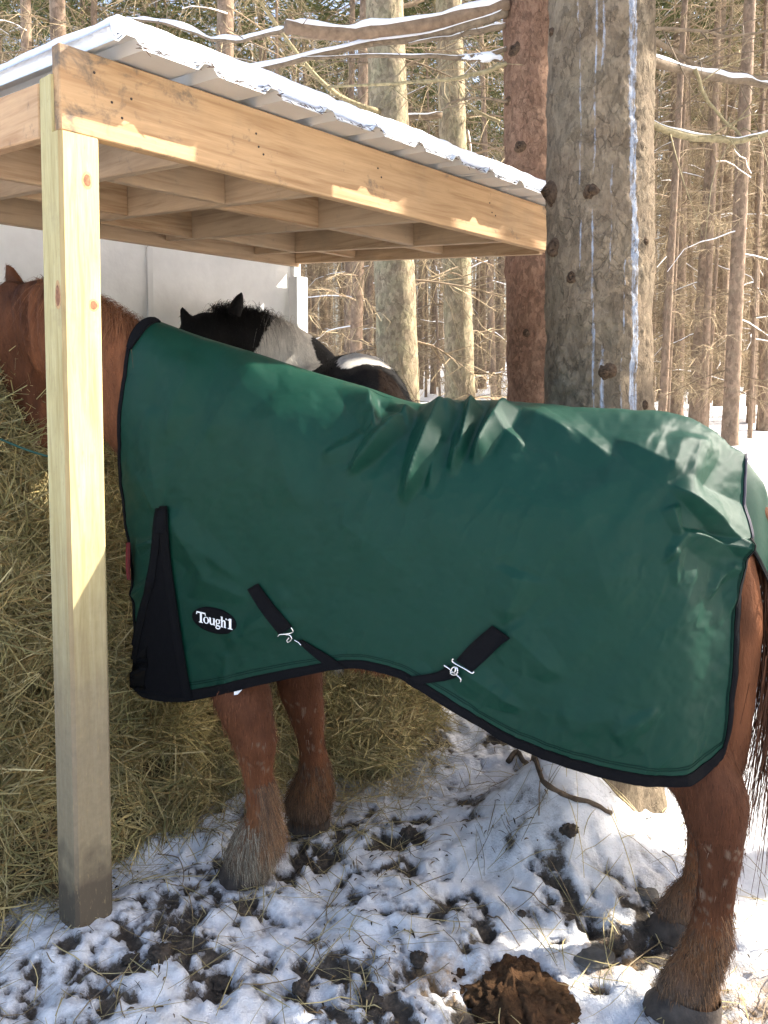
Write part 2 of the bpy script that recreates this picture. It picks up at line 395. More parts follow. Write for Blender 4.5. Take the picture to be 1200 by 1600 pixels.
# ================================================================== GROUND
def ground_z(x, y):
    """broad lie of the land"""
    r = np.maximum(0, y - 3.6)
    z = 0.034 * r * sstep(0, 6, r) + 0.10 * sstep(2.9, 4.2, y)
    z = z + 0.29 * np.exp(-(((x - 0.60) / 0.25) ** 2 + ((y - 2.52) / 0.21) ** 2))      # drift against the big trunk
    z = z - 0.04 * sstep(1.0, 1.8, x) * sstep(3.2, 2.2, y)
    return z
def px_ground(px, py, z=0.0):
    a, b = ray(px, py); Y = (z - CAM_H) / b; return a * Y, Y
FEET = [(-0.436, 2.328), (-0.249, 2.607), (0.751, 1.812), (0.827, 2.10)]
DIRT_PX = [(230, 1490, 60), (190, 1560, 70), (480, 1540, 45), (560, 1570, 60), (660, 1530, 60), (90, 1500, 60), (20, 1500, 50),
           (720, 1290, 34), (640, 1300, 40), (790, 1290, 40), (880, 1295, 45), (830, 1370, 45), (850, 1390, 40), (700, 1420, 50), (630, 1420, 45),
           (930, 1500, 50), (900, 1440, 35), (960, 1560, 50), (1000, 1480, 40), (380, 1290, 60), (440, 1330, 60), (300, 1270, 60), (520, 1340, 40),
           (790, 1560, 90), (350, 1560, 50), (740, 1480, 45), (1080, 1540, 50), (580, 1290, 40), (860, 1195, 30), (130, 1400, 40), (860, 1250, 25)]
def build_ground():
    def axis(a, b, step, lo, hi, g=1.09):
        m = list(np.arange(a, b, step)); st = step; x = a; L = []
        while x > lo: st = min(st * g, 8); x -= st; L.append(x)
        st = step; x = m[-1]; R = []
        while x < hi: st = min(st * g, 8); x += st; R.append(x)
        return np.array(L[::-1] + m + R)
    xs = axis(-1.5, 1.45, 0.0115, -90, 90); ys = axis(1.25, 3.2, 0.0115, -30, 150)
    X, Y = np.meshgrid(xs, ys, indexing='ij'); P = np.stack([X, Y, np.zeros_like(X)], -1)
    near = sstep(9, 3.5, np.hypot(X, Y - 2))
    clean = np.maximum(sstep(0.85, 1.15, X) * sstep(1.75, 2.0, Y), sstep(3.3, 4.2, Y) * sstep(-.2, .5, X)) 
    clean = np.maximum(clean, 0.85 * np.exp(-(((X - 0.62) / 0.3) ** 2 + ((Y - 2.6) / 0.3) ** 2)))
    n_big = fbm(P * 1.7, 3, 3); n_mid = fbm(P * 5.5, 4, 5); n_sml = fbm(P * 19, 3, 9, 0.6)
    f1, f2, cid = worley(P * np.array([8.5, 8.5, 1]) + fbm(P * 6, 2, 40)[..., None] * 0.5, 4)
    pock = sstep(0.55, 0.1, f1) * (cid > 0.35)
    g1, g2, gid = worley(P * 26 + fbm(P * 15, 2, 44)[..., None] * 0.5, 14)
    lump = np.sqrt(np.clip(1 - (g1 / 0.62) ** 2, 0, 1)) * (gid > 0.45) * gid
    z = ground_z(X, Y)
    rough = near * (1 - 0.85 * clean)
    z = z + 0.028 * n_big * (1 - 0.4 * clean) + rough * (0.022 * n_mid + 0.007 * n_sml - 0.026 * pock + 0.010 * lump)
    z = z + 0.12 * fbm(P * 0.25, 3, 21) * sstep(6, 14, Y)
    bias = np.zeros_like(X); wxx = X + 0.07 * fbm(P * 7, 3, 81); wyy = Y + 0.07 * fbm(P * 7 + 9, 3, 82)
    for px, py, r in DIRT_PX:
        gx, gy = px_ground(px, py); rr = r * gy / 1000
        bias = np.maximum(bias, np.exp(-((wxx - gx) ** 2 + ((wyy - gy) * 0.8) ** 2) / rr ** 2))
    field = 0.30 * fbm(P * 5.2, 3, 84) + 0.38 * fbm(P * 15, 3, 85) + 0.30 * fbm(P * 40, 2, 86)
    dirt = near * (1 - 0.9 * clean) * sstep(0.06, 1.10, field + 0.46 * bias + 0.08 * pock + 0.12)
    for fx, fy in FEET: dirt = np.maximum(dirt, 0.5 * np.exp(-((wxx - fx) ** 2 + (wyy - fy) ** 2) / 0.13 ** 2))
    dirt = np.clip(dirt, 0, 1) * (1 - 0.5 * clean)
    dirt = np.maximum(dirt, 0.35 * sstep(0.55, 0.9, fbm(P * 0.9, 3, 61)) * sstep(5, 8, Y))
    z = z - 0.022 * sstep(0.3, 0.75, dirt) * near
    for fx, fy in FEET: z = z - 0.012 * np.exp(-((X - fx) ** 2 + (Y - fy) ** 2) / 0.10 ** 2) - (z) * 0.6 * np.exp(-((X - fx) ** 2 + (Y - fy) ** 2) / 0.10 ** 2)
    stain = 0.8 * np.exp(-(((X - 1.0) / 0.22) ** 2 + ((Y - 1.85) / 0.16) ** 2)) + 0.8 * np.exp(-(((X - 0.60) / 0.12) ** 2 + ((Y - 1.98) / 0.10) ** 2)) \
        + 0.75 * np.exp(-(((X - 0.16) / 0.13) ** 2 + ((Y - 1.92) / 0.09) ** 2))
    V = np.stack([X, Y, z], -1).reshape(-1, 3)
    o = mk('ground', V, gridf(len(xs), len(ys))[:, ::-1], M_GROUND, attrs={'dirt': dirt, 'stain': stain})
    o['kind'] = 'structure'
    return o
GROUND = build_ground()
GBVH = BVHTree.FromPolygons([v.co[:] for v in GROUND.data.vertices], [p.vertices[:] for p in GROUND.data.polygons])
def gz(x, y):
    h = GBVH.ray_cast(Vector((float(x), float(y), 20)), Vector((0, 0, -1)))
    return h[0].z if h[0] is not None else 0.0
def on_ground(px, py):
    a, b = ray(px, py); h = GBVH.ray_cast(Vector((0, 0, CAM_H)), Vector((a, 1, b)).normalized()); return np.array(h[0])

# ================================================================== SHELTER
H_DIR = unit(np.array([0.654, 0.756, 0.0])); N_DIR = np.array([-H_DIR[1], H_DIR[0], 0.0])
A0 = np.array([-0.866, 2.129, 0.0])
SHED = tag(empty('open_shelter', A0, math.atan2(H_DIR[1], H_DIR[0])),
           'open-fronted timber shelter with ribbed metal roof and white back wall', 'shelter')
def to_shed(P):
    r = np.asarray(P, float) - A0; return np.array([r @ H_DIR, r @ N_DIR, r[2]])
W_RAFT_Y = m_wood('wood_rafter_cross', (0.46, 0.31, 0.18), (0.29, 0.175, 0.09), 1, 0.7)
W_RAKE = m_wood('wood_rake', (0.52, 0.33, 0.18), (0.36, 0.20, 0.10), 1, 0.2)
HB, HT = 2.227, 2.450
def roof_z(e): return HT + 0.07 * (e + 0.0585)
def board(name, x0, x1, y0, y1, z0, z1, mat, tilt=0.0, jig=0.002):
    n = 12; V, F = boxv(((x0 + x1) / 2, (y0 + y1) / 2, (z0 + z1) / 2), (1, 0, 0), (0, 1, 0), (0, 0, 1), (x1 - x0) / 2, (y1 - y0) / 2, (z1 - z0) / 2, 0.0035)
    V[:, 2] += tilt * (V[:, 1])
    o = mk(name, V, F, mat, SHED, False); return o
# front post: notched 4.5 inch timber, the header lying in the notch
def post_front():
    s = 0.0565; b = 0.009
    prof_full = np.array([(-s + b, -s), (s - b, -s), (s, -s + b), (s, s - b), (s - b, s), (-s + b, s), (-s, s - b), (-s, -s + b)])
    prof_top = prof_full.copy(); prof_top[:, 1] = np.maximum(prof_top[:, 1], -0.0155); prof_top[0] = (-s, -0.0155); prof_top[1] = (s, -0.0155); prof_top[2] = (s, -0.012); prof_top[7] = (-s, -0.012)
    zs = list(np.linspace(-0.12, HB - 0.003, 60)); V = []
    for k, z in enumerate(zs): V.append(np.c_[prof_full, np.full(8, z)])
    V.append(np.c_[prof_top, np.full(8, HB - 0.003)]); V.append(np.c_[prof_top, np.full(8, 2.375)])
    V = np.concatenate(V); n = len(zs) + 2
    V[:, 0] += 0.0012 * np.sin(V[:, 2] * 3.1); V[:, 1] += 0.001 * np.sin(V[:, 2] * 2.3 + 1)
    V[-6:, 2] += 0.0
    k = 0.014 / 2.2 * V[:, 2]; V[:, 0] += 0.654 * k; V[:, 1] -= 0.756 * k
    F = [gridf(n, 8, True), np.array([[(n - 1) * 8 + a for a in (0, 1, 2, 3)], [(n - 1) * 8 + a for a in (0, 3, 4, 7)], [(n - 1) * 8 + a for a in (4, 5, 6, 7)]])]
    o = mk('post', V, F, W_POST, SHED, False); o.data.materials.append(WANE)
    for k_ in range(len(zs) - 1): o.data.polygons[k_ * 8 + 7].material_index = 1
    o['label'] = 'pale yellow notched front post with muddy foot'
    return o
WANE = m_post('wood_post_wane', 0.55)
POST = post_front()
def knot(face, px, py, rx, rz):
    Y = 2.12; P = to_shed(at(px, py, Y)); k = 0.014 / 2.2 * P[2]
    a = np.linspace(0, 2 * math.pi, 20, endpoint=False)
    for m, sc, pr in ((KNOTRING, 1.25, 0.0010), (KNOT, 0.85, 0.0016)):
        wob = 1 + 0.08 * np.sin(a * 3 + px)
        if face == 'r':
            a_, b_ = ray(px, py); t = (-0.0565 - 0.756 * k + A0 @ N_DIR - 0) / (np.array([a_, 1]) @ N_DIR[:2]); w = np.array([a_ * t, t, CAM_H + b_ * t]); c = to_shed(w)
            ring = np.c_[c[0] + rx * sc * wob * np.cos(a), np.full(20, -0.0565 - 0.756 * k - pr), c[2] + rz * sc * np.sin(a)]
            nor = (0, -pr * 0.5, 0)
        else:
            a_, b_ = ray(px, py); t = (-0.0565 + 0.654 * k + A0 @ H_DIR) / (np.array([a_, 1]) @ H_DIR[:2]); w = np.array([a_ * t, t, CAM_H + b_ * t]); c = to_shed(w)
            ring = np.c_[np.full(20, -0.0565 + 0.654 * k - pr), c[1] - rx * sc * wob * np.cos(a), c[2] + rz * sc * np.sin(a)]
            nor = (-pr * 0.5, 0, 0)
        V = np.concatenate([ring, [ring.mean(0) + nor]]); i = np.arange(20)
        ob = mk('knot', local(POST, V) + np.array(POST.location), np.stack([i, (i + 1) % 20, np.full(20, 20)], -1), m, POST, True)
for f, x, y, rx, rz in (('r', 136, 282, 0.012, 0.019), ('r', 146, 477, 0.012, 0.014), ('l', 91, 462, 0.013, 0.033)): knot(f, x, y, rx, rz)
HEADER = board('header_beam', -0.038, 2.60, -0.0585, -0.0185, HB, HT, W_HEAD)
for q, z in ((0.06, 2.40), (0.11, 2.335), (0.14, 2.30), (0.17, 2.36), (0.62, 2.37), (0.63, 2.33), (0.65, 2.31), (1.22, 2.38), (1.24, 2.35), (2.0, 2.38), (2.02, 2.34), (2.05, 2.33)):
    V, F = tube([(q, -0.0575, z), (q, -0.0605, z)], [0.0045, 0.003], 8, (0, 0, 1)); mk('nail', V, F, plain('rust', (0.05, 0.035, 0.028), 0.8) if 'rust' not in bpy.data.materials else bpy.data.materials['rust'], HEADER, True)
board('rake_beam', 0.0 - 0.02 - 0.02, 0.0 - 0.02 + 0.02, 0.060, 1.86, HB - 0.003, HT - 0.080, W_RAKE, 0.07)
PQ = [0.39, 0.93, 1.55, 2.20]
for q in PQ: board('rafter', q - 0.02, q + 0.02, -0.016, 1.84, HB + 0.008, HT - 0.005, W_RAFT_Y, 0.07)
board('rafter', 2.535, 2.575, -0.016, 1.84, HB - 0.01, HT - 0.005, W_RAFT_Y, 0.07)
for a, b, e in ((-0.02, 0.39, 0.86), (0.39, 0.93, 0.50), (0.93, 1.55, 0.60), (1.55, 2.20, 0.55), (2.20, 2.555, 0.62), (0.39, 0.93, 1.22), (0.93, 1.55, 1.60), (1.55, 2.20, 1.47), (2.20, 2.555, 1.30), (-0.02, 0.39, 1.42)):
    board('blocking', a + 0.021, b - 0.021, e - 0.019, e + 0.019, HB + 0.010 + 0.07 * e, HT - 0.012 + 0.07 * e, W_RAFT)
board('back_beam', -0.04, 2.58, 1.842, 1.882, HB + 0.10, HT + 0.12, W_RAFT)
# corner posts at the back and at the far end, back wall of two white panels with battens
for q, e, nm in ((2.52, 1.80, 0), (-0.02, 1.80, 1)): board('post', q - 0.05, q + 0.05, e - 0.045, e + 0.038, -0.1, HB + 0.02, WALLTRIM if nm == 0 else W_POST)
board('wall_panel', -0.10, 1.440, 1.886, 1.905, -0.05, 2.50, WALLP); board('wall_panel', 1.450, 2.535, 1.886, 1.905, -0.05, 2.50, WALLP)
board('batten', 1.425, 1.465, 1.872, 1.8855, -0.05, 2.32, WALLTRIM); board('corner_trim', 2.537, 2.60, 1.855, 1.91, -0.05, 2.42, WALLTRIM)
# ribbed roof in three lapped sheets
RIB0, RIBP = 0.093, 0.245
def rib(x):
    d = np.abs((x - RIB0 + RIBP / 2) % RIBP - RIBP / 2); return 0.024 * np.clip((0.036 - d) / 0.022, 0, 1)
def rib_xs(a, b):
    xs = {a, b}
    for k in range(-1, 13):
        c = RIB0 + k * RIBP
        for d in (-0.036, -0.014, 0.014, 0.036):
            if a < c + d < b: xs.add(c + d)
        if a < c + RIBP / 2 < b: xs.add(c + RIBP / 2)
    return np.array(sorted(xs))
E0, E1 = -0.19, 2.12
for k, (a, b) in enumerate(((0.045, 0.90), (0.85, 1.80), (1.75, 2.70))):
    xs = rib_xs(a, b); es = np.linspace(E0, E1, 14); X, E = np.meshgrid(xs, es, indexing='ij')
    Z = roof_z(E) + rib(X) + 0.004 + 0.0025 * (k % 2) + 0.0
    top = np.stack([X, E, Z + 0.002], -1).reshape(-1, 3); bot = np.stack([X, E, Z], -1).reshape(-1, 3)
    n, m = len(xs), len(es); F = [gridf(n, m), gridf(n, m)[:, ::-1] + n * m]; L = n * m
    i = np.arange(n - 1); F.append(np.stack([i * m, i * m + L, (i + 1) * m + L, (i + 1) * m], -1)); F.append(np.stack([i * m + m - 1, (i + 1) * m + m - 1, (i + 1) * m + m - 1 + L, i * m + m - 1 + L], -1))
    j = np.arange(m - 1); F.append(np.stack([j, j + 1, j + 1 + L, j + L], -1)); r = (n - 1) * m; F.append(np.stack([r + j, r + j + L, r + j + 1 + L, r + j + 1], -1))
    V = np.concatenate([bot, top]); o = mk('roof_sheet', V, F, STEEL_ROOF, SHED, False)
# roof snow: a slab with a rounded lip, lying on the sheets
def roof_snow():
    xs = np.concatenate([np.linspace(0.052, 0.14, 14), np.arange(0.15, 2.60, 0.012), np.linspace(2.60, 2.69, 12)])
    es = np.concatenate([np.linspace(E0 + 0.016, E0 + 0.11, 24), np.linspace(E0 + 0.12, E1 - 0.02, 40)])
    X, E = np.meshgrid(xs, es, indexing='ij'); P = np.stack([X, E, 0 * X], -1)
    lip = 0.006 + 0.006 * vnoise(np.stack([X * 9, 0 * X, 0 * X], -1), 5) + 0.002 * vnoise(np.stack([X * 31, 0 * X, 0 * X], -1), 6)
    Ee = E + lip * np.exp(-(E - E0) / 0.03)
    d = np.minimum(np.minimum(E - E0 - 0.015, (X - 0.045) * 1.0), 2.70 - X)
    th = (0.105 + 0.008 * fbm(P * 3.0, 3, 8) + 0.004 * fbm(P * 17, 2, 9)) * np.sqrt(np.clip(1 - (1 - np.clip(d / 0.10, 0, 1)) ** 2, 0, 1)) + 0.002
    base = roof_z(E) + 0.0105
    top = np.maximum(base + th, base + rib(X) + 0.0015 + 0.25 * th)
    bot = base + rib(X) - 0.001
    n, m = X.shape; L = n * m; Vt = np.stack([X, Ee, top], -1).reshape(-1, 3); Vb = np.stack([X, Ee, bot], -1).reshape(-1, 3)
    F = [gridf(n, m), gridf(n, m)[:, ::-1] + L]
    i = np.arange(n - 1); F.append(np.stack([i * m, (i + 1) * m, (i + 1) * m + L, i * m + L], -1)[:, ::-1])
    j = np.arange(m - 1); F.append(np.stack([j, j + 1, j + 1 + L, j + L], -1)); r = (n - 1) * m; F.append(np.stack([r + j, r + j + L, r + j + 1 + L, r + j + 1], -1))
    V = np.concatenate([Vt, Vb]); W = A0 + V[:, :1] * H_DIR + V[:, 1:2] * N_DIR + np.c_[0 * V[:, :2], V[:, 2]]
    o = mk('roof_snow', W, F, M_SNOW); tag(o, 'thick white snow lying on the shelter roof', 'snow', kind='stuff')
roof_snow()
def eave_litter():
    mb = MB(); r = np.random.default_rng(4)
    for k in range(170):
        q = r.uniform(0.1, 2.5); e = E0 + r.uniform(-0.003, 0.004); z = roof_z(e) + rib(q) + 0.009
        p = A0 + q * H_DIR + e * N_DIR + np.array([0, 0, z]); L = r.uniform(0.008, 0.03); dr = unit(H_DIR * r.choice([-1, 1]) + np.array([0, 0, r.normal(0, 0.3)]) - N_DIR * r.uniform(0, 0.2))
        mb.add(*tube([p, p + dr * L * 0.5 + np.array([0, 0, 0.002]), p + dr * L], [0.0012, 0.0016, 0.0007], 4), col=(0.075, 0.045, 0.03))
    tag(mb.build('needle_litter', M_TWIG, col=True), 'brown needles and bark crumbs along the roof edge', 'needles', kind='stuff')
eave_litter()

# ================================================================== TREES
def trunk_part(name, base, top, r0, r1, mat, parent, nz=40, na=20, disp=0.006, zfine=None, flare=0.35, seed=0, sap=None, plates=None):
    base, top = np.asarray(base, float), np.asarray(top, float); H = top[2] - base[2]
    t = np.linspace(0, 1, nz) ** 1.35 if zfine is None else np.concatenate([np.linspace(0, zfine / H, nz), np.linspace(zfine / H, 1, 12)[1:]])
    a = np.linspace(0, 2 * math.pi, na, endpoint=False); T, A = np.meshgrid(t, a, indexing='ij')
    zz = T * H; R = r0 + (r1 - r0) * T; R = R * (1 + flare * np.exp(-zz / 0.28))
    R = R * (1 + 0.03 * np.sin(A * 2 + seed) + flare * 0.25 * np.exp(-zz / 0.2) * np.cos(A * 5 + seed))
    Pn = np.stack([np.cos(A) * r0, np.sin(A) * r0, zz], -1)
    R = R + disp * fbm(Pn * 9 + seed * 3.1, 3, seed)
    if plates:
        Pp = np.stack([np.cos(A) * r0 * 30, np.sin(A) * r0 * 30, zz * 17], -1); Pp = Pp + 1.1 * np.stack([fbm(Pn * 22, 2, 3), fbm(Pn * 22, 2, 5), fbm(Pn * 22, 2, 7)], -1)
        f1, f2, cid = worley(Pp, seed + 3); plates = plates * (0.15 + 0.85 * sstep(-0.1, 0.35, fbm(Pn * 7, 2, 19))); R = R + plates * (sstep(0.0, 0.35, f2 - f1) * (0.1 + 0.9 * cid)) + plates * 0.5 * fbm(Pn * 60, 2, 11)
    bow = np.sin(T * math.pi * 1.3 + seed) * 0.012 * H * 0.3
    ctr = base + (top - base) * T[..., None]
    X = ctr[..., 0] + np.cos(A) * R + bow * (T < 2) * 0.2; Y = ctr[..., 1] + np.sin(A) * R; Z = ctr[..., 2]
    V = np.stack([X, Y, Z], -1).reshape(-1, 3)
    at_ = {'sap': sap(A, Z).ravel()} if sap else None
    return mk(name, V - np.array(parent.location), gridf(len(t), na, True), mat, parent, True, attrs=at_)
TREES = 'spruce trunks of the wood'
# --- the big trunk beside the horse
BT = np.array([0.792, 2.83, 0.0])
def bt_sap(A, Z):
    # resin runs: angle measured round the trunk
    def run(a0, w, z0, z1, k=1.0):
        c = a0 + 0.05 * np.sin(Z * 2.3 + a0 * 7) + 0.012 * np.sin(Z * 19)
        d = np.abs((A - c + math.pi) % (2 * math.pi) - math.pi)
        return k * np.exp(-(d / w) ** 2) * sstep(z0, z0 + 0.1, Z) * sstep(z1, z1 - 0.1, Z)
    m = run(-1.19, 0.10, 0.3, 4.5, 0.66); m = np.maximum(m, run(-1.10, 0.03, 0.3, 4.5, 0.72)); m = np.maximum(m, run(-1.24, 0.03, 1.2, 4.5, 0.7))
    for a0, w, z0, z1, k in ((-1.95, 0.035, 1.3, 2.2, 0.62), (-1.90, 0.03, 2.2, 3.4, 0.62), (-1.72, 0.05, 1.30, 1.75, 0.7), (-2.25, 0.028, 1.9, 3.4, 0.55), (-1.62, 0.025, 1.85, 2.4, 0.55), (-1.4, 0.025, 1.2, 2.1, 0.5), (-1.8, 0.04, 2.55, 3.3, 0.6)):
        m = np.maximum(m, run(a0, w, z0, z1, k))
    return m
t = tag(empty('spruce_tree', BT + np.array([0, 0, -0.05])), 'thick scaly spruce trunk with blue-white resin runs behind the green blanket', 'tree', TREES)
trunk_part('trunk', BT + np.array([0.0, 0, -0.05]), BT + np.array([-0.05, 0.15, 13.0]), 0.196, 0.12, B_BIG, t, 380, 230, 0.007, 3.15, 0.30, 2, bt_sap, 0.0055)
BIG_TREE = t
def crown_mesh(name, parent, cx, cy, z0, z1, rmax, n, seed, shade=None, mat=M_NEEDLE, dens=1.0, leaf=(0.16, 0.05)):
    r = np.random.default_rng(seed)
    nb = int(n / 26) + 1; mb_V = []; mb_F = []; cnt = 0
    C = []; D = []
    for b in range(nb):
        f = r.uniform(0, 1) ** 1.25; z = z0 + (z1 - z0) * f; R = rmax * (1 - f) ** 0.75 * r.uniform(0.65, 1.1) + 0.25; a = r.uniform(0, 2 * math.pi)
        u = r.uniform(0.12, 1, 26) ** 0.7; side = r.normal(0, 0.16, 26) * R * (1.1 - u * 0.6)
        ca, sa = math.cos(a), math.sin(a)
        x = cx + u * R * ca - side * sa; y = cy + u * R * sa + side * ca; zz = z - 0.28 * u * R + 0.16 * u ** 2 * R - np.abs(r.normal(0, 0.1, 26)) - 0.25 * np.abs(side)
        C.append(np.stack([x, y, zz], -1)); D.append(np.broadcast_to([ca, sa, -0.25], (26, 3)) + r.normal(0, 0.45, (26, 3)))
    C = np.concatenate(C); D = unit(np.concatenate(D))
    if shade is not None:
        qx, qy = proj(C); keep = ~((qx < 1290) & (qy > -90))
        for Q, rad in shade:
            q = np.asarray(Q) - C; L = -SUN; dd = np.linalg.norm(q - (q @ L)[:, None] * L, axis=1); keep &= ~((dd < rad + 0.14) & (q @ L > 0))
        C = C[keep]; D = D[keep]
    N = len(C); l = r.uniform(0.6, 1.4, N) * leaf[0]; w = r.uniform(0.7, 1.3, N) * leaf[1]
    sd = unit(np.cross(D, unit(r.normal(0, 1, (N, 3)))))
    K = np.stack([C - D * l[:, None] * 0.5, C + np.array([0, 0, -0.01]), C + D * l[:, None] * 0.5 - np.array([0, 0, 0.03])], 1)
    V, F = ribbons(K, sd, np.stack([w * 0.5, w, w * 0.12], 1))
    g = r.uniform(0.7, 1.3, N)[:, None] * np.where(r.uniform(0, 1, (N, 1)) < 0.8, [[0.085, 0.095, 0.035]], [[0.20, 0.155, 0.075]])
    return mk(name, V - np.array(parent.location), F, mat, parent, False, np.repeat(g, 6, 0))
# sunlit places the photograph shows: kept clear of needles on their way to the sun
SUNSPOTS = [(at(150, 300, 2.1), 0.16), (at(150, 450, 2.1), 0.16), (at(150, 600, 2.1), 0.15), (at(150, 760, 2.1), 0.13),
            (at(690, 660, 2.25), 0.30), (at(590, 650, 2.35), 0.2), (at(770, 650, 2.2), 0.25), (at(880, 645, 2.15), 0.42), (at(1030, 655, 2.0), 0.45), (at(960, 700, 1.95), 0.4), (at(1080, 720, 1.9), 0.4), (at(1110, 760, 1.9), 0.25), (at(1140, 860, 1.85), 0.14),
            (np.array([1.35, 2.4, 0]), 0.42), (np.array([1.25, 1.9, 0]), 0.3), (np.array([1.6, 3.1, 0]), 0.5), (np.array([0.28, 1.95, 0.0]), 0.05), (np.array([-0.08, 2.03, 0.0]), 0.05),
            (np.array([1.0, 2.8, 1.9]), 0.12), (np.array([1.0, 2.8, 2.5]), 0.16), (at(340, 250, 2.4), 0.16), (at(610, 330, 3.3), 0.16), (at(800, 370, 3.9), 0.2),
            (at(620, 300, 6.5), 1.2), (at(715, 300, 7.5), 1.4), (np.array([-0.6, 4.2, 1.9]), 0.3), (at(300, 120, 2.3), 0.3), (at(500, 200, 3), 0.3), (at(100, 60, 2.6), 0.4), (at(700, 260, 3.6), 0.3)]
def limb(parent, pts, Y0, Y1, r0, r1, mat, snow=0.0, seed=0, name='limb', sides=8, n=26, twigs=0):
    k = len(pts); Ys = np.linspace(Y0, Y1, k); P = np.array([at(px, py, y) for (px, py), y in zip(pts, Ys)])
    C = spline(P, n); r = np.random.default_rng(seed + 5); m = np.linspace(0, 1, n)
    C[1:] += 0.006 * np.stack([vnoise(np.c_[m * 9, m * 0 + s, m * 0 + seed], 3 + s) for s in range(3)], -1)[1:] * np.mean(Ys) / 4
    sc = np.mean(Ys) / FPX; R = np.linspace(r0 * sc, r1 * sc, n) * (1 + 0.15 * vnoise(np.c_[m * 14, m * 0, m * 0 + seed], 8))
    mb = MB(); mb.add(*tube(C, R, sides))
    for q in range(twigs):
        i = r.integers(2, n - 1); d = unit(r.normal(0, 1, 3) + np.array([0, 0, -0.5])); L = r.uniform(0.12, 0.5)
        q_ = spline([C[i], C[i] + d * L * 0.5 + r.normal(0, 0.03, 3), C[i] + d * L + np.array([0, 0, -0.06])], 6); mb.add(*tube(q_, np.linspace(0.0035, 0.001, 6), 4))
    o = mk(name, np.concatenate(mb.V) - np.array(parent.location), [np.concatenate(f) for f in mb.F.values() if f], mat, parent)
    if snow:
        s = vnoise(np.c_[m * 7, m * 0 + 3, m * 0 + seed], 12); h = snow * sc * (0.75 + 0.5 * s); h[:1] *= 0.3; h[-2:] *= 0.3
        h = np.maximum(h, 0.2 * snow * sc)
        V, F = tube(C + np.c_[0 * m, 0 * m, R * 0.75 + h * 0.35], h, 8, (0, 0, 1), True, R * 0.85 + h * 0.3)
        mk('snow', V - np.array(parent.location), F, M_SNOW, o)
    return o
M_LIMB = plain('limb_bark', (0.20, 0.15, 0.10), 0.85, 0.2, 0, 0.35, 30, 0.004, 80)
M_LIMBP = plain('limb_pinkish', (0.21, 0.145, 0.095), 0.85, 0.2, 0, 0.3, 25, 0.004, 70)
M_LIMBY = plain('limb_lichen_sunlit', (0.29, 0.24, 0.135), 0.85, 0.2, 0, 0.4, 40, 0.004, 80)  # lichen yellow, with the tan of sunlit limbs put into the colour
for i, (pts, Y0, Y1, a, b, m, sn, tw) in enumerate((
        ([(1010, 92), (1074, 112), (1140, 124), (1215, 136)], 2.95, 3.3, 7, 5, M_LIMB, 4.5, 8),
        ([(1012, 55), (1074, 94), (1104, 106), (1215, 128)], 3.0, 3.5, 4, 3, M_LIMB, 0, 6),
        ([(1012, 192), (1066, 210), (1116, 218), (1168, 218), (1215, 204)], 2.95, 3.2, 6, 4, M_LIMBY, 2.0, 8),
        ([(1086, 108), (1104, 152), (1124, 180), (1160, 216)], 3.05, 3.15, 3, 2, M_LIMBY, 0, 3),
        ([(1012, 46), (1096, 48), (1140, 57), (1215, 44)], 3.0, 3.4, 2.5, 2, M_LIMB, 0, 5))):
    limb(BIG_TREE, pts, Y0, Y1, a, b, m, sn, i + 40, twigs=tw)
# knots and branch stubs, set into the bark where they sit
def stubs(tree, items):
    me = [c for c in tree.children if c.name.startswith('trunk')][0].data; off = Vector(tree.location)
    bv = BVHTree.FromPolygons([v.co + off for v in me.vertices], [p.vertices[:] for p in me.polygons])
    for k, (px, py, r) in enumerate(items):
        a, b = ray(px, py); h = bv.ray_cast(Vector((0, 0, CAM_H)), Vector((a, 1, b)).normalized())
        if h[0] is None: continue
        P = np.array(h[0]); d = unit(np.array(h[1]) * (1 if h[1].y < 0 else -1) + np.array([0, 0, 0.1])); rr = r * P[1] / FPX
        V, F = tube([P - d * 0.04, P - d * 0.004, P + d * rr * 0.30, P + d * rr * 0.34, P + d * rr * 0.18], [rr * 1.5, rr * 1.3, rr * 0.75, rr * 0.55, rr * 0.25], 16)
        V += d * (rr * 0.35 * fbm(V * 90 / max(rr * 90, 1), 3, k))[:, None]
        mk('branch_stub', local(tree, V), F, M_STUB, tree)
M_STUB = plain('stub_wood', (0.085, 0.055, 0.035), 0.9, 0.1, 0, 0.5, 90, 0.008, 120)
stubs(BIG_TREE, ((925, 298, 11), (858, 305, 17), (866, 385, 12), (948, 580, 12), (1008, 632, 7), (893, 432, 8), (1008, 378, 6), (862, 50, 6), (848, 45, 5)))

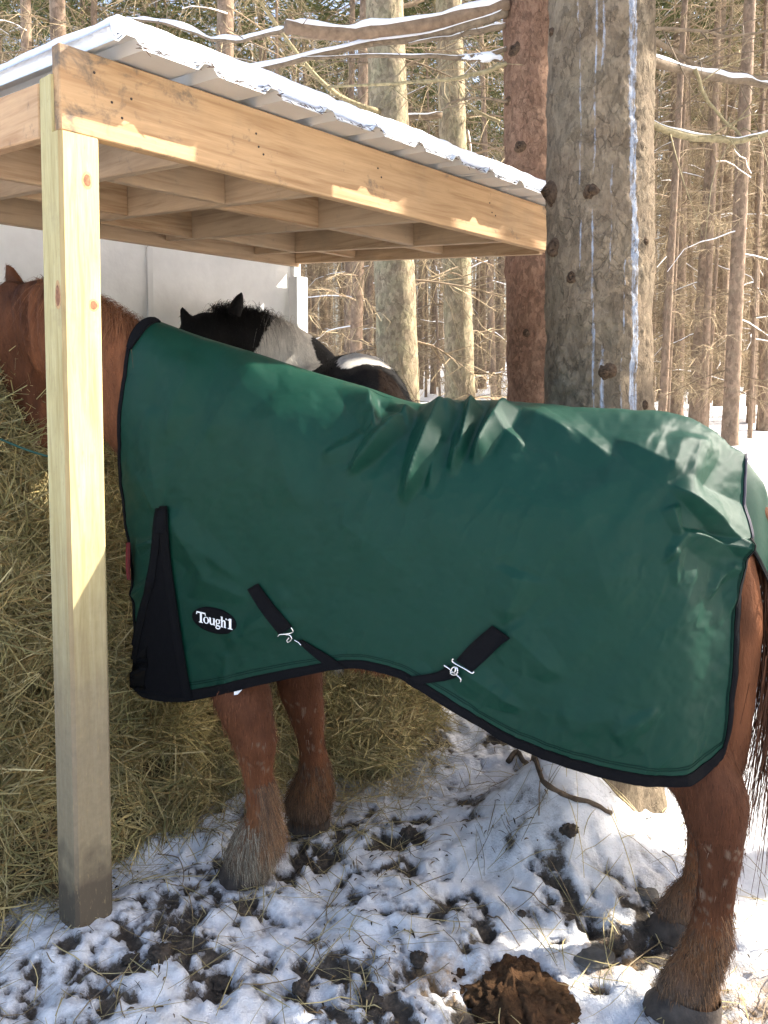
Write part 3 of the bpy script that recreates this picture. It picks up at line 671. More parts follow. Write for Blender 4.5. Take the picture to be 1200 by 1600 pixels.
def tree_at(pxt, pxb, pyb, wpx, Y, mat, label, group=TREES, na=22, nz=44, seed=0, htop=12.0, disp=0.006, plates=None, zf=None):
    a = at(pxb, pyb, Y); b = at(pxt, 0, Y); z0 = gz(a[0], Y) - 0.12
    dx = (b[0] - a[0]) / (b[2] - a[2]); base = np.array([a[0] + dx * (z0 - a[2]), Y, z0]); top = base + np.array([dx * htop, 0.1, htop])
    r0 = wpx * Y / FPX / 2
    t = tag(empty('spruce_tree', base), label, 'tree', group)
    trunk_part('trunk', base, top, r0, r0 * 0.55, mat, t, nz, na, disp, zf, 0.25, seed, None, plates)
    return t
T2 = tree_at(827, 838, 640, 92, 4.95, B_RED, 'red-brown scaly spruce trunk half hidden by the thick grey trunk', na=120, nz=260, seed=5, zf=4.6, plates=0.006)
for i, (pts, Y0, Y1, a, b, m, sn, tw) in enumerate((
        ([(790, 8), (700, 30), (600, 48), (520, 54), (446, 41)], 4.9, 4.4, 11.5, 8.5, M_LIMBP, 6.5, 3),
        ([(790, 22), (752, 34), (662, 58), (569, 70), (494, 88), (400, 107), (300, 118)], 4.9, 4.5, 7, 3, M_LIMB, 5, 14),
        ([(790, 77), (730, 90), (662, 88), (560, 88), (470, 92)], 4.9, 4.6, 4, 2, M_LIMB, 1.6, 10),
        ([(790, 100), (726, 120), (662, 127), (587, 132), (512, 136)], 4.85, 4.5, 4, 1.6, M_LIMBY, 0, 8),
        ([(792, 158), (750, 152), (710, 160), (690, 172)], 4.85, 4.6, 2.6, 1.2, M_LIMB, 0, 4),
        ([(788, 40), (730, 52), (690, 60), (640, 68)], 4.9, 4.7, 5, 2, M_LIMB, 2, 6),
        ([(446, 46), (400, 58), (360, 64), (320, 58), (260, 38), (200, 30)], 4.5, 4.8, 3.5, 2, M_LIMB, 5, 8),
        ([(785, 94), (750, 93), (724, 95)], 4.9, 4.75, 2.5, 2, M_LIMB, 7, 0),
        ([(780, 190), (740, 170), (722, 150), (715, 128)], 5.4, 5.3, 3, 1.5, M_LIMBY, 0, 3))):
    limb(T2, pts, Y0, Y1, a, b, m, sn, i + 60, twigs=tw)
stubs(T2, ((802, 76, 9), (793, 157, 6), (812, 228, 8), (822, 520, 5)))
T3 = tree_at(601, 622, 620, 66, 6.6, B_MID, 'sunlit tan trunk rising just behind the pinto horse rump', na=90, nz=200, seed=8, zf=6.0, plates=0.006)
T4 = tree_at(703, 720, 620, 47, 7.6, B_MID, 'slimmer sunlit tan trunk between the pinto rump and the red-brown trunk', na=70, nz=180, seed=9, zf=6.5, plates=0.006)
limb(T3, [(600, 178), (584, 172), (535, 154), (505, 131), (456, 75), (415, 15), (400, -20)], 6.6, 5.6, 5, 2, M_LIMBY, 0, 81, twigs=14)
limb(T4, [(690, 180), (620, 186), (540, 192), (480, 200)], 7.5, 7.2, 5, 2, M_LIMB, 2, 82, twigs=12)
limb(T4, [(680, -10), (630, 12), (570, 32), (500, 60)], 7.5, 7.0, 4, 2, M_LIMB, 0, 83, twigs=12)

# dead lower branches: a few shared shapes
def twig_variant(seed, z0=0.9, z1=11.5, nb=60):
    r = np.random.default_rng(seed); mb = MB(); sn = MB(); RC = []; RS = []; RW = []; RCOL = []
    for b in range(nb):
        z = r.uniform(z0, z1); a = r.uniform(0, 2 * math.pi); L = r.uniform(0.6, 2.1) * (0.75 + 0.03 * z); dr = np.array([math.cos(a), math.sin(a), r.uniform(-0.25, 0.3)])
        u = np.linspace(0, 1, 6); P = np.array([0, 0, z]) + dr * (u * L)[:, None] + np.c_[0 * u, 0 * u, -0.22 * L * u ** 1.6] + 0.03 * L * np.c_[r.normal(0, 1, (6, 3))] * u[:, None]
        col = np.array([0.20, 0.15, 0.10]) * r.uniform(0.6, 1.5); R0 = r.uniform(0.007, 0.015)
        mb.add(*tube(P, np.linspace(R0, 0.003, 6), 4, cap=False), col=col)
        if r.uniform() < 0.09: 
            V, F = tube(P + np.c_[0 * u, 0 * u, np.linspace(R0, 0.003, 6) * 0.8 + 0.004], np.linspace(0.014, 0.005, 6), 5, cap=False); sn.add(V, F)
        for q in range(22):
            i = r.uniform(0.15, 1); p = np.array([np.interp(i, u, P[:, k]) for k in range(3)])
            d = unit(dr * 0.6 + r.normal(0, 0.6, 3) + np.array([0, 0, -0.35])); l = r.uniform(0.15, 0.65) * (1.2 - 0.6 * i)
            RC.append(np.stack([p, p + d * l * 0.5 + r.normal(0, 0.02, 3), p + d * l + np.array([0, 0, -0.12 * l]) + r.normal(0, 0.03, 3)])); RS.append(unit(np.cross(d, r.normal(0, 1, 3)))); RW.append((0.0042, 0.0032, 0.0014))
            RCOL.append(np.array([0.33, 0.26, 0.16]) * r.uniform(0.6, 1.4))
    V, F = ribbons(np.array(RC), np.array(RS), np.array(RW)); mb.add(V, F, np.repeat(np.array(RCOL), 6, 0))
    a = mb.build('dead_twigs', M_TWIG, None, False, True); b = sn.build('twig_snow', M_SNOW, None, True)
    for o in (a, b): COL.objects.unlink(o)
    return a.data, b.data
TW = [twig_variant(100 + k) for k in range(6)]
TRK = []
def trunk_variant(seed):
    r = np.random.default_rng(seed); e = empty('tmp', (0, 0, 0)); o = trunk_part('trunk', (0, 0, -0.2), (r.normal(0, 0.18), r.normal(0, 0.18), 13.5), 0.12, 0.055, B_FAR, e, 40, 14, 0.006, None, 0.25, seed)
    d = o.data; bpy.data.objects.remove(o); bpy.data.objects.remove(e); return d
TRK = [trunk_variant(k) for k in range(8)]
def crown_variant(seed):
    e = empty('tmp', (0, 0, 0)); o = crown_mesh('crown', e, 0, 0, 9.0, 15.0, 1.8, 1500, seed, leaf=(0.28, 0.020)); d = o.data; bpy.data.objects.remove(o); bpy.data.objects.remove(e); return d
CRW = [crown_variant(200 + k) for k in range(4)]
def link(name, data, parent, rz=0.0, sc=(1, 1, 1)):
    o = bpy.data.objects.new(name, data); COL.objects.link(o); o.parent = parent; o.rotation_euler = (0, 0, rz); o.scale = sc; return o
def add_twigs(t, rs, sc=1.0):
    k = rs.integers(0, 6); rz = rs.uniform(0, 6.28)
    o = link('dead_twigs', TW[k][0], t, rz, (sc, sc, 1)); o['kind'] = 'stuff'; s = link('twig_snow', TW[k][1], o); s['kind'] = 'stuff'
rs = np.random.default_rng(77)
for t, s in ((T3, 1.0), (T4, 1.0)): add_twigs(t, rs, s)
placed = [(0.80, 2.86), (0.95, 4.95), (0.12, 6.6), (0.76, 7.6)]
def bg_tree(X, Y, r, label, lean=0.0, mat=None, twig=1.0, crown=True, tw=True):
    t = tag(empty('spruce_tree', (X, Y, gz(X, Y) - 0.02)), label, 'tree', TREES)
    k = rs.integers(0, 8); o = link('trunk', TRK[k], t, rs.uniform(0, 6.28), (r / 0.12, r / 0.12, rs.uniform(0.9, 1.15)))
    t.rotation_euler = (rs.normal(0, 0.012), lean + rs.normal(0, 0.012), 0)
    if tw: add_twigs(t, rs, twig)
    if crown: link('crown', CRW[rs.integers(0, 4)], t, rs.uniform(0, 6.28))
    placed.append((X, Y)); return t
# trunks one can tell apart in the photograph, (x at foot, foot row, width) in picture pixels
NAMED = [((1140, 700), 24, 0.035, 'slender leaning tan trunk at the right behind the horse croup'),
         ((1086, 668), 24, 0.030, 'leaning pinkish trunk second from the right edge group'),
         ((1057, 655), 20, 0.0, 'straight brown trunk just right of the thick grey trunk'),
         ((1036, 650), 15, 0.0, 'brown trunk touching the right edge of the thick grey trunk'),
         ((1103, 672), 7, 0.03, 'thin pale sapling trunk between the leaning trunks'),
         ((1123, 637), 17, 0.02, 'dark far trunk behind the pale sapling'),
         ((1194, 668), 20, 0.0, 'dark brown trunk at the right edge of the picture'),
         ((775, 628), 14, -0.02, 'narrow brown trunk left of the red-brown trunk'),
         ((752, 610), 17, 0.0, 'grey-brown trunk right of the slimmer sunlit trunk'),
         ((655, 612), 12, 0.0, 'narrow dark trunk right of the sunlit tan trunk'),
         ((548, 600), 17, 0.0, 'brown trunk seen left of the sunlit tan trunk under the roof'),
         ((513, 606), 13, 0.0, 'dark narrow trunk in the gap beside the white wall'),
         ((482, 604), 11, 0.0, 'pale narrow trunk nearest the white wall corner'),
         ((1172, 640), 12, 0.01, 'narrow brown trunk near the right edge')]
for (px, py), w, lean, lab in NAMED:
    a, b = ray(px, py); Y = 8.0
    for _ in range(60):
        z = CAM_H + b * Y; g = float(ground_z(np.array(a * Y), np.array(Y)))
        if z < g: break
        Y += 0.6
    bg_tree(a * Y, Y, w * Y / FPX / 2, lab, lean, twig=0.8)
cnt = 0; BG = []
for k in range(4000):
    Y = 8.5 + 42 * rs.uniform() ** 0.72; X = rs.uniform(-0.56, 0.56) * Y
    if any((X - a) ** 2 + (Y - b) ** 2 < (1.55 if Y > 14 else 1.9) ** 2 for a, b in placed): continue
    px = 600 + 1200 * X / Y
    if Y < 15 and (1020 < px < 1200 or 560 < px < 790): continue
    if 855 < px < 1005: continue
    band = 'nearer' if Y < 16 else ('middle-distance' if Y < 28 else 'far'); r_ = rs.uniform(0.07, 0.145) if rs.uniform() < 0.8 else rs.uniform(0.03, 0.06); ln = rs.normal(0, 0.02)
    reg = 'showing above the shelter roof' if px < 455 else ('in the gap right of the white wall' if px < 590 else ('beside the sunlit tan trunk' if px < 680 else ('left of the red-brown trunk' if px < 855 else 'right of the thick grey trunk')))
    size = 'thin' if r_ < 0.062 else ('slim' if r_ < 0.105 else 'stout')
    BG.append((px, size, band, reg, bg_tree(X, Y, r_, 'spruce trunk', ln))); cnt += 1
    if cnt >= 190: break
for k in range(900):
    Y = rs.uniform(13, 32); X = rs.uniform(0.355, 0.53) * Y
    if any((X - a) ** 2 + (Y - b) ** 2 < 0.95 ** 2 for a, b in placed): continue
    r_ = rs.uniform(0.045, 0.10); BG.append((600 + 1200 * X / Y, 'thin' if r_ < 0.062 else 'slim', 'nearer' if Y < 16 else ('middle-distance' if Y < 28 else 'far'), 'right of the thick grey trunk', bg_tree(X, Y, r_, 'spruce trunk', rs.normal(0, 0.02), crown=False))); cnt += 1
    if cnt >= 216: break
ORD = ['first', 'second', 'third', 'fourth', 'fifth', 'sixth', 'seventh', 'eighth', 'ninth', 'tenth', 'eleventh', 'twelfth', 'thirteenth', 'fourteenth', 'fifteenth', 'sixteenth', 'seventeenth', 'eighteenth', 'nineteenth', 'twentieth'] + ['twenty-' + w for w in ('first', 'second', 'third', 'fourth', 'fifth', 'sixth', 'seventh', 'eighth', 'ninth')] + ['thirtieth'] + ['thirty-' + w for w in ('first', 'second', 'third', 'fourth', 'fifth', 'sixth', 'seventh', 'eighth', 'ninth')] + ['fortieth'] * 60
for key in sorted({b[1:4] for b in BG}):
    row = sorted([b for b in BG if b[1:4] == key], key=lambda b: b[0])
    for k, b in enumerate(row):
        b[4]['label'] = f'{key[0]} {key[1]} spruce trunk {key[2]}' + ('' if len(row) == 1 else f', {ORD[k]} from left')
# trees of the same wood just beyond the right edge of the picture, shading its interior
for k in range(400):
    Y = rs.uniform(12.5, 34); X = 0.6 * Y + rs.uniform(0.5, 13)
    if any((X - a) ** 2 + (Y - b) ** 2 < 2.3 ** 2 for a, b in placed): continue
    bg_tree(X, Y, rs.uniform(0.09, 0.15), 'spruce of the wood standing beyond the right edge of the picture', 0.0, tw=False); cnt += 1
    if cnt >= 230: break
# the wood beyond, too deep to count
def far_wood():
    r = np.random.default_rng(5); mb = MB(); N = 520
    for k in range(N):
        Y = r.uniform(50, 105); X = r.uniform(-0.6, 0.6) * Y; z = float(ground_z(np.array(X), np.array(Y))) - 0.3; R = r.uniform(0.08, 0.17); c = np.array([0.20, 0.15, 0.11]) * r.uniform(0.6, 1.4)
        l = r.normal(0, 0.3, 2); mb.add(*tube([(X, Y, z), (X + l[0] * 0.5, Y, z + 8), (X + l[0], Y + l[1], z + 17)], [R, R * 0.75, R * 0.3], 6, (0, 1, 0), False), col=c)
    M = 120000; Y = 15 + 70 * r.uniform(0, 1, M) ** 0.9; X = r.uniform(-0.58, 0.58, M) * Y; Z = ground_z(X, Y) + 1.1 + np.minimum(24, 0.62 * Y + 3) * r.uniform(0, 1, M) ** 0.85; P = np.stack([X, Y, Z], -1)
    d = unit(np.stack([r.normal(0, 1, M), r.normal(0, 0.6, M), r.normal(-0.2, 0.5, M)], -1)); L = (r.uniform(0.25, 1.1, M) * (0.5 + Y / 50))[:, None]
    C = np.stack([P, P + d * L * 0.5 + r.normal(0, 0.05, (M, 3)), P + d * L + np.c_[np.zeros((M, 2)), -0.2 * L]], 1); sd = unit(np.cross(d, r.normal(0, 1, (M, 3)) + np.array([0, 1, 0])))
    V, F = ribbons(C, sd, (Y * 0.00028)[:, None] * np.array([1.0, 0.8, 0.3]))
    g = np.where((Z - 7 > r.uniform(0, 14, M))[:, None], [[0.19, 0.17, 0.075]], [[0.25, 0.195, 0.135]]) * r.uniform(0.55, 1.35, (M, 1)); mb.add(V, F, np.repeat(g, 6, 0))
    tag(mb.build('distant_wood', M_TWIG, None, True, True), 'brown mass of far trunks and bare twigs deep in the wood', 'woodland', kind='stuff')
far_wood()
# spruces to the right of the camera, whose crowns shade horse and snow
for i, (X, Y, z0, z1, rm, n, lab) in enumerate((
        (4.7, 4.3, 3.0, 12, 2.3, 7000, 'a'), (6.2, 6.2, 4.6, 13, 2.3, 7000, 'b'), (6.6, 3.6, 3.5, 13, 2.4, 7000, 'c'), (4.3, 2.4, 3.0, 11, 2.0, 6000, 'd'), (7.6, 5.4, 4, 14, 2.5, 7000, 'e'))):
    t = tag(empty('spruce_tree', (X, Y, gz(X, Y) - 0.05)), 'dense green spruce out of frame to the right of the horse', 'tree', 'spruces shading the clearing from the right')
    trunk_part('trunk', (X, Y, gz(X, Y) - 0.1), (X, Y, z1 + 0.3), 0.17, 0.04, B_FAR, t, 30, 14, 0.006, None, 0.25, i)
    crown_mesh('crown', t, X, Y, z0, z1, rm, n, 300 + i, SUNSPOTS, leaf=(0.22, 0.075))

# ================================================================== HORSES
HO = np.array([-0.374, 2.470, 0.0]); HD = unit(np.array([0.917, -0.399, 0.0])); HN = np.array([-HD[1], HD[0], 0.0])   # HD towards the tail, HN away from the camera
def hp(swz):
    swz = np.asarray(swz, float); return HO + swz[..., :1] * HD - swz[..., 1:2] * HN + np.concatenate([np.zeros_like(swz[..., :2]), swz[..., 2:3]], -1)
def side(px, py, w):
    a, b = ray(px, py); t = (HO @ HN - w) / (a * HN[0] + HN[1]); P = np.array([a * t, t, CAM_H + b * t]); return float((P - HO) @ HD), float(P[2])
def loft(secs, sides=20, n=None, up=None):
    """secs rows: (s, w, z, r_a, r_b): r_a in the s/z plane, r_b across (w)"""
    A = spline(np.array(secs, float), n or (len(secs) * 4)); P = A[:, :3]
    return tube(P, np.maximum(A[:, 3], 0.004), sides, up=(0, 1, 0), rad2=np.maximum(A[:, 4], 0.004)) if False else tube_sw(P, np.maximum(A[:, 3], 0.004), np.maximum(A[:, 4], 0.004), sides)
def tube_sw(P, ra, rb, sides):
    T = unit(np.gradient(P, axis=0)); W = np.broadcast_to(np.array([0.0, 1.0, 0.0]), T.shape); B = unit(np.cross(T, W)); Wp = np.cross(B, T)
    th = np.linspace(0, 2 * math.pi, sides, endpoint=False); n = len(P)
    V = P[:, None] + np.cos(th)[None, :, None] * B[:, None] * ra[:, None, None] + np.sin(th)[None, :, None] * Wp[:, None] * rb[:, None, None]
    V = np.concatenate([V.reshape(-1, 3), P[:1], P[-1:]]); k = np.arange(sides); k2 = (k + 1) % sides
    return V, [gridf(n, sides, True), np.stack([np.full(sides, n * sides), k2, k], -1), np.stack([np.full(sides, n * sides + 1), (n - 1) * sides + k, (n - 1) * sides + k2], -1)]
def remesh(parts, voxel=0.012, smooth=6):
    mb = MB()
    for V, F in parts: mb.add(V, F)
    o = mb.build('tmp', None); m = o.modifiers.new('r', 'REMESH'); m.mode = 'VOXEL'; m.voxel_size = voxel
    s = o.modifiers.new('s', 'SMOOTH'); s.iterations = smooth; s.factor = 0.5
    dg = bpy.context.evaluated_depsgraph_get(); e = o.evaluated_get(dg).to_mesh()
    V = np.empty(len(e.vertices) * 3, np.float32); e.vertices.foreach_get('co', V); nrm = np.empty(len(e.vertices) * 3, np.float32); e.vertices.foreach_get('normal', nrm)
    L = np.empty(len(e.loops), np.int32); e.loops.foreach_get('vertex_index', L); T = np.empty(len(e.polygons), np.int32); e.polygons.foreach_get('loop_total', T)
    st = np.concatenate([[0], np.cumsum(T)[:-1]]); F = [np.stack([L[st[T == k] + j] for j in range(k)], -1) for k in (3, 4) if (T == k).any()]
    bpy.data.objects.remove(o); return V.reshape(-1, 3).astype(float), F, nrm.reshape(-1, 3).astype(float)
def leg_px(rows, w, depth=0.9, upper=()):
    secs = [tuple(u) for u in upper]
    for l, r, y in rows:
        s0, z0 = side(l, y, w); s1, z1 = side(r, y, w); hw = abs(s1 - s0) / 2; secs.append(((s0 + s1) / 2, w, (z0 + z1) / 2, hw, hw * depth))
    return secs
NEAR, FARW = 0.155, -0.150
NF = leg_px([(342, 420, 1093), (357, 424, 1130), (366, 428, 1158), (379, 425, 1195), (386, 427, 1235), (388, 432, 1268), (384, 436, 1290), (374, 434, 1310), (362, 424, 1332), (354, 412, 1350)], NEAR, 0.85, [(-0.04, 0.06, 1.02, 0.15, 0.09), (-0.05, 0.085, 0.85, 0.12, 0.075), (-0.06, 0.125, 0.70, 0.10, 0.07)])
FF = leg_px([(435, 502, 1062), (449, 503, 1100), (459, 505, 1130), (469, 508, 1168), (470, 515, 1200), (462, 519, 1228), (452, 514, 1250), (450, 511, 1275)], FARW, 0.85, [(-0.02, -0.10, 1.02, 0.16, 0.10), (0.0, -0.13, 0.80, 0.12, 0.08)])
NH = leg_px([(1046, 1160, 1219), (1054, 1176, 1248), (1066, 1173, 1282), (1084, 1164, 1320), (1088, 1154, 1375), (1082, 1146, 1429), (1072, 1146, 1468), (1056, 1131, 1505), (1036, 1119, 1535), (1022, 1114, 1562)], NEAR, 0.72, [(1.06, 0.08, 1.08, 0.20, 0.12), (1.13, 0.09, 0.88, 0.16, 0.085), (1.22, 0.115, 0.70, 0.11, 0.07)])
FH = leg_px([(1066, 1130, 1262), (1071, 1122, 1308), (1070, 1118, 1350), (1060, 1112, 1385), (1040, 1106, 1410), (1022, 1098, 1436)], FARW + 0.01, 0.75, [(1.08, -0.13, 1.05, 0.26, 0.13), (1.14, -0.14, 0.85, 0.19, 0.11), (1.18, -0.14, 0.68, 0.13, 0.085)])
HAM = leg_px([(1090, 1180, 860), (1085, 1194, 950), (1075, 1188, 1040), (1060, 1176, 1120), (1045, 1164, 1190), (1046, 1158, 1222)], 0.085, 0.72)
TRUNK = [(-0.42, 0, 1.04, 0.10, 0.08), (-0.34, 0, 1.06, 0.24, 0.12), (-0.18, 0, 1.08, 0.31, 0.15), (0.1, 0, 1.06, 0.35, 0.19), (0.45, 0, 1.04, 0.36, 0.23), (0.8, 0, 1.08, 0.33, 0.24), (1.02, 0, 1.13, 0.31, 0.26), (1.2, 0, 1.09, 0.27, 0.22), (1.31, 0, 1.05, 0.20, 0.15), (1.36, 0, 1.03, 0.1, 0.08)]
NECK = [(-0.12, 0, 1.22, 0.25, 0.13), (-0.36, 0, 1.40, 0.235, 0.12), (-0.60, 0, 1.57, 0.205, 0.115), (-0.82, 0, 1.71, 0.18, 0.10), (-1.01, 0, 1.80, 0.15, 0.085), (-1.09, 0, 1.83, 0.08, 0.06)]
HEAD = [(-1.07, 0, 1.93, 0.05, 0.045), (-1.09, 0, 1.86, 0.10, 0.08), (-1.095, 0, 1.74, 0.125, 0.10), (-1.07, 0, 1.62, 0.115, 0.085), (-1.025, 0, 1.49, 0.082, 0.06), (-0.99, 0, 1.39, 0.070, 0.056), (-0.982, 0, 1.325, 0.066, 0.058), (-0.975, 0, 1.29, 0.04, 0.04)]
HORSE = tag(empty('chestnut_horse', HO), 'chestnut horse wearing the green blanket, head behind the pale post', 'horse')
def ear(s, w, z, ds, dz, r):
    return loft([(s, w, z, r, r * 0.7), (s + ds * 0.4, w * 1.08, z + dz * 0.4, r * 1.05, r * 0.6), (s + ds * 0.8, w * 1.12, z + dz * 0.8, r * 0.6, r * 0.35), (s + ds, w * 1.12, z + dz, r * 0.12, r * 0.1)], 12)
DOCK = [(1.28, 0, 1.30, 0.05, 0.05), (1.40, 0, 1.26, 0.045, 0.045), (1.46, 0, 1.10, 0.035, 0.035), (1.47, 0, 0.95, 0.02, 0.02)]
bodyV, bodyF, bodyN = remesh([loft(x) for x in (TRUNK, NECK, HEAD, NF, FF, NH, FH, DOCK, HAM)] + [ear(-1.165, 0.062, 1.87, -0.08, 0.15, 0.045), ear(-1.15, -0.062, 1.87, -0.07, 0.15, 0.042)], 0.011, 5)
# skin folds behind the jaw where the neck bends
sV, zV = bodyV[:, 0], bodyV[:, 2]
fold = np.exp(-((sV + 0.93) / 0.09) ** 2) * sstep(1.5, 1.65, zV) * sstep(1.95, 1.85, zV)
bodyV = bodyV + bodyN * (0.010 * np.sin((sV * 1.0 + (zV - 1.7) * 0.12) * 2 * math.pi / 0.042) * fold)[:, None]
bodyV += bodyN * (0.004 * fbm(bodyV * 9, 3, 4))[:, None]
def coat(V):
    n = fbm(V * np.array([6, 6, 3.0]), 3, 2)[:, None]; n2 = fbm(V * np.array([30, 30, 9.0]), 2, 6)[:, None]
    c = np.array([0.135, 0.050, 0.021]) * np.clip(1 + 0.32 * n + 0.28 * n2, 0.3, 2) ; z = V[:, 2:3]; s = V[:, :1]
    c = c + (np.array([0.062, 0.024, 0.013]) - c) * (np.exp(-((z - 0.55) / 0.17) ** 2) * (0.6 + 0.35 * n2))            # darker about the knees
    c = c + (np.array([0.21, 0.105, 0.045]) - c) * sstep(0.30, 0.14, z) * (0.5 + 0.35 * n2)               # sandy fetlocks
    g = sstep(0.16, 0.05, z) * 0.8; c = c + (np.array([0.13, 0.10, 0.075]) - c) * g                          # muddy pasterns
    hd = (s < -0.95); c = np.where(hd, c * 0.72, c); c = np.where(hd & (z < 1.36), np.array([0.20, 0.10, 0.06]), c)  # head coat darkened to stand in for the shelter's shade; paler muzzle
    sp = (fbm(V * np.array([160, 160, 80.0]), 2, 66)[:, None] > 0.62) & (z < 0.48) & (z > 0.1); c = np.where(sp, np.array([0.16, 0.105, 0.07]), c)            # dried mud specks
    return np.clip(c, 0.01, 1)
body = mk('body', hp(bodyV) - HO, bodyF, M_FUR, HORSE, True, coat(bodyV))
def hoof(s, w, z, L, Wd, parent, Hh=0.065):
    rows = []
    for f, hgt in ((1.0, 0.0), (1.03, 0.012), (0.9, Hh * 0.6), (0.74, Hh)):
        a = np.linspace(0, 2 * math.pi, 28, endpoint=False); r = f * (1 + 0.06 * np.cos(a))
        rows.append(np.stack([s + hgt * 0.45 - np.cos(a) * L * r, w + np.sin(a) * Wd * f, np.full(28, z + hgt)], -1))
    V = np.concatenate(rows + [[[s, w, z]]]); i = np.arange(28)
    return mk('hoof', hp(V) - HO, [gridf(4, 28, True), np.stack([np.full(28, 112), i, (i + 1) % 28], -1)[:, ::-1]], HOOF, parent)
for (px, py, w, L) in ((378, 1362, NEAR, 0.086), (479, 1288, FARW, 0.080), (1064, 1580, NEAR, 0.090), (1058, 1452, FARW + 0.01, 0.085)):
    s, _ = side(px, py, w); P = hp((s, w, 0)); hoof(s, w, -0.012, L, L * 0.8, HORSE)
def ball(c, r, n=14):
    th = np.linspace(0, math.pi, n); ph = np.linspace(0, 2 * math.pi, n * 2, endpoint=False); T, Q = np.meshgrid(th, ph, indexing='ij')
    return np.asarray(c) + r * np.stack([np.sin(T) * np.cos(Q), np.sin(T) * np.sin(Q), np.cos(T)], -1).reshape(-1, 3), gridf(n, n * 2, True)
for w in (0.086, -0.086):
    V, F = ball((-1.150, w, 1.715), 0.025); mk('eye', hp(V) - HO, F, EYE, HORSE)
# short winter coat and feathering, as fine strands
def strands(name, P, Nn, D, L, W, col, parent, lift=0.35, K=4, droop=0.2, jit=0.25, seed=0, org=HO):
    r = np.random.default_rng(seed); N = len(P); d = unit(D + Nn * lift + r.normal(0, jit, (N, 3)))
    u = np.linspace(0, 1, K)[None, :, None]; L = L[:, None, None]
    C = P[:, None] + d[:, None] * L * u + np.array([0, 0, -1.0]) * droop * L * u ** 2
    view = unit(np.array([0, 0, CAM_H]) - P); sd = unit(np.cross(d, unit(Nn + 0.5 * view + r.normal(0, 0.3, (N, 3)))))
    V, F = ribbons(C, sd, W[:, None] * np.linspace(1, 0.15, K)[None, :])
    return mk(name, V - org, F, M_HAIR, parent, True, np.repeat(col, K * 2, 0))
def sample_body(mask, n, seed):
    r = np.random.default_rng(seed); idx = np.nonzero(mask)[0]; i = r.choice(idx, n); return i, bodyV[i] + r.normal(0, 0.004, (n, 3)), bodyN[i]
def coat_hair(mask, n, seed, L, W, colf, down=(0, 0, -1), name='coat_hair', **kw):
    i, P, Nn = sample_body(mask, n, seed); r = np.random.default_rng(seed + 1)
    D = np.broadcast_to(np.asarray(down, float), P.shape); D = D - (D * Nn).sum(1, keepdims=True) * Nn
    c = colf(P) * r.uniform(0.6, 1.5, (n, 1)); hpN = Nn[:, :1] * HD - Nn[:, 1:2] * HN + np.c_[np.zeros((n, 2)), Nn[:, 2]]; hpD = D[:, :1] * HD - D[:, 1:2] * HN + np.c_[np.zeros((n, 2)), D[:, 2]]
    return strands(name, hp(P), hpN, hpD, r.uniform(0.5, 1.3, n) * L, r.uniform(0.7, 1.3, n) * W, np.clip(c, 0, 1), HORSE, seed=seed, **kw)
coat_hair((zV < 0.72) & (zV > 0.06), 22000, 11, 0.016, 0.0009, coat, lift=0.16, jit=0.16)
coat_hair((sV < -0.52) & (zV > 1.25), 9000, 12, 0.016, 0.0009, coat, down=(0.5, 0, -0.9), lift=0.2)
PALE = lambda P: np.where(np.random.default_rng(3).uniform(0, 1, (len(P), 1)) < 0.45, [[0.30, 0.26, 0.19]], [[0.13, 0.09, 0.06]])
SAND = lambda P: np.where(np.random.default_rng(4).uniform(0, 1, (len(P), 1)) < 0.5, [[0.24, 0.13, 0.065]], [[0.10, 0.062, 0.04]])
nearfront = (sV < 0.4) & (bodyV[:, 1] > 0)
coat_hair(nearfront & (zV < 0.21), 6500, 21, 0.030, 0.0006, PALE, down=(0.25, 0, -1), lift=0.22, droop=0.5, name='feather')
coat_hair(nearfront & (zV < 0.34) & (zV > 0.14) & (bodyN[:, 0] > 0.3), 1800, 22, 0.045, 0.0006, SAND, down=(0.4, 0, -1), lift=0.5, droop=0.7, name='feather')
coat_hair((sV < 0.4) & (bodyV[:, 1] < 0) & (zV < 0.26), 3500, 23, 0.026, 0.0006, lambda P: SAND(P) * 0.5, down=(0.2, 0, -1), lift=0.3, droop=0.5, name='feather')
for sgn in (1, -1): coat_hair((sV > 0.8) & (zV < 0.24) & (bodyV[:, 1] * sgn > 0), 4500, 24 + sgn * 3, 0.014, 0.0006, lambda P: SAND(P) * 0.75, down=(0.1, 0, -1), lift=0.25, droop=0.4, name='feather')
for sgn in (1, -1): coat_hair((sV > 0.8) & (zV < 0.30) & (bodyN[:, 0] > 0.3) & (bodyV[:, 1] * sgn > 0), 1200, 35 + sgn, 0.028, 0.0006, SAND, down=(0.25, 0, -1), lift=0.45, droop=0.6, name='feather')
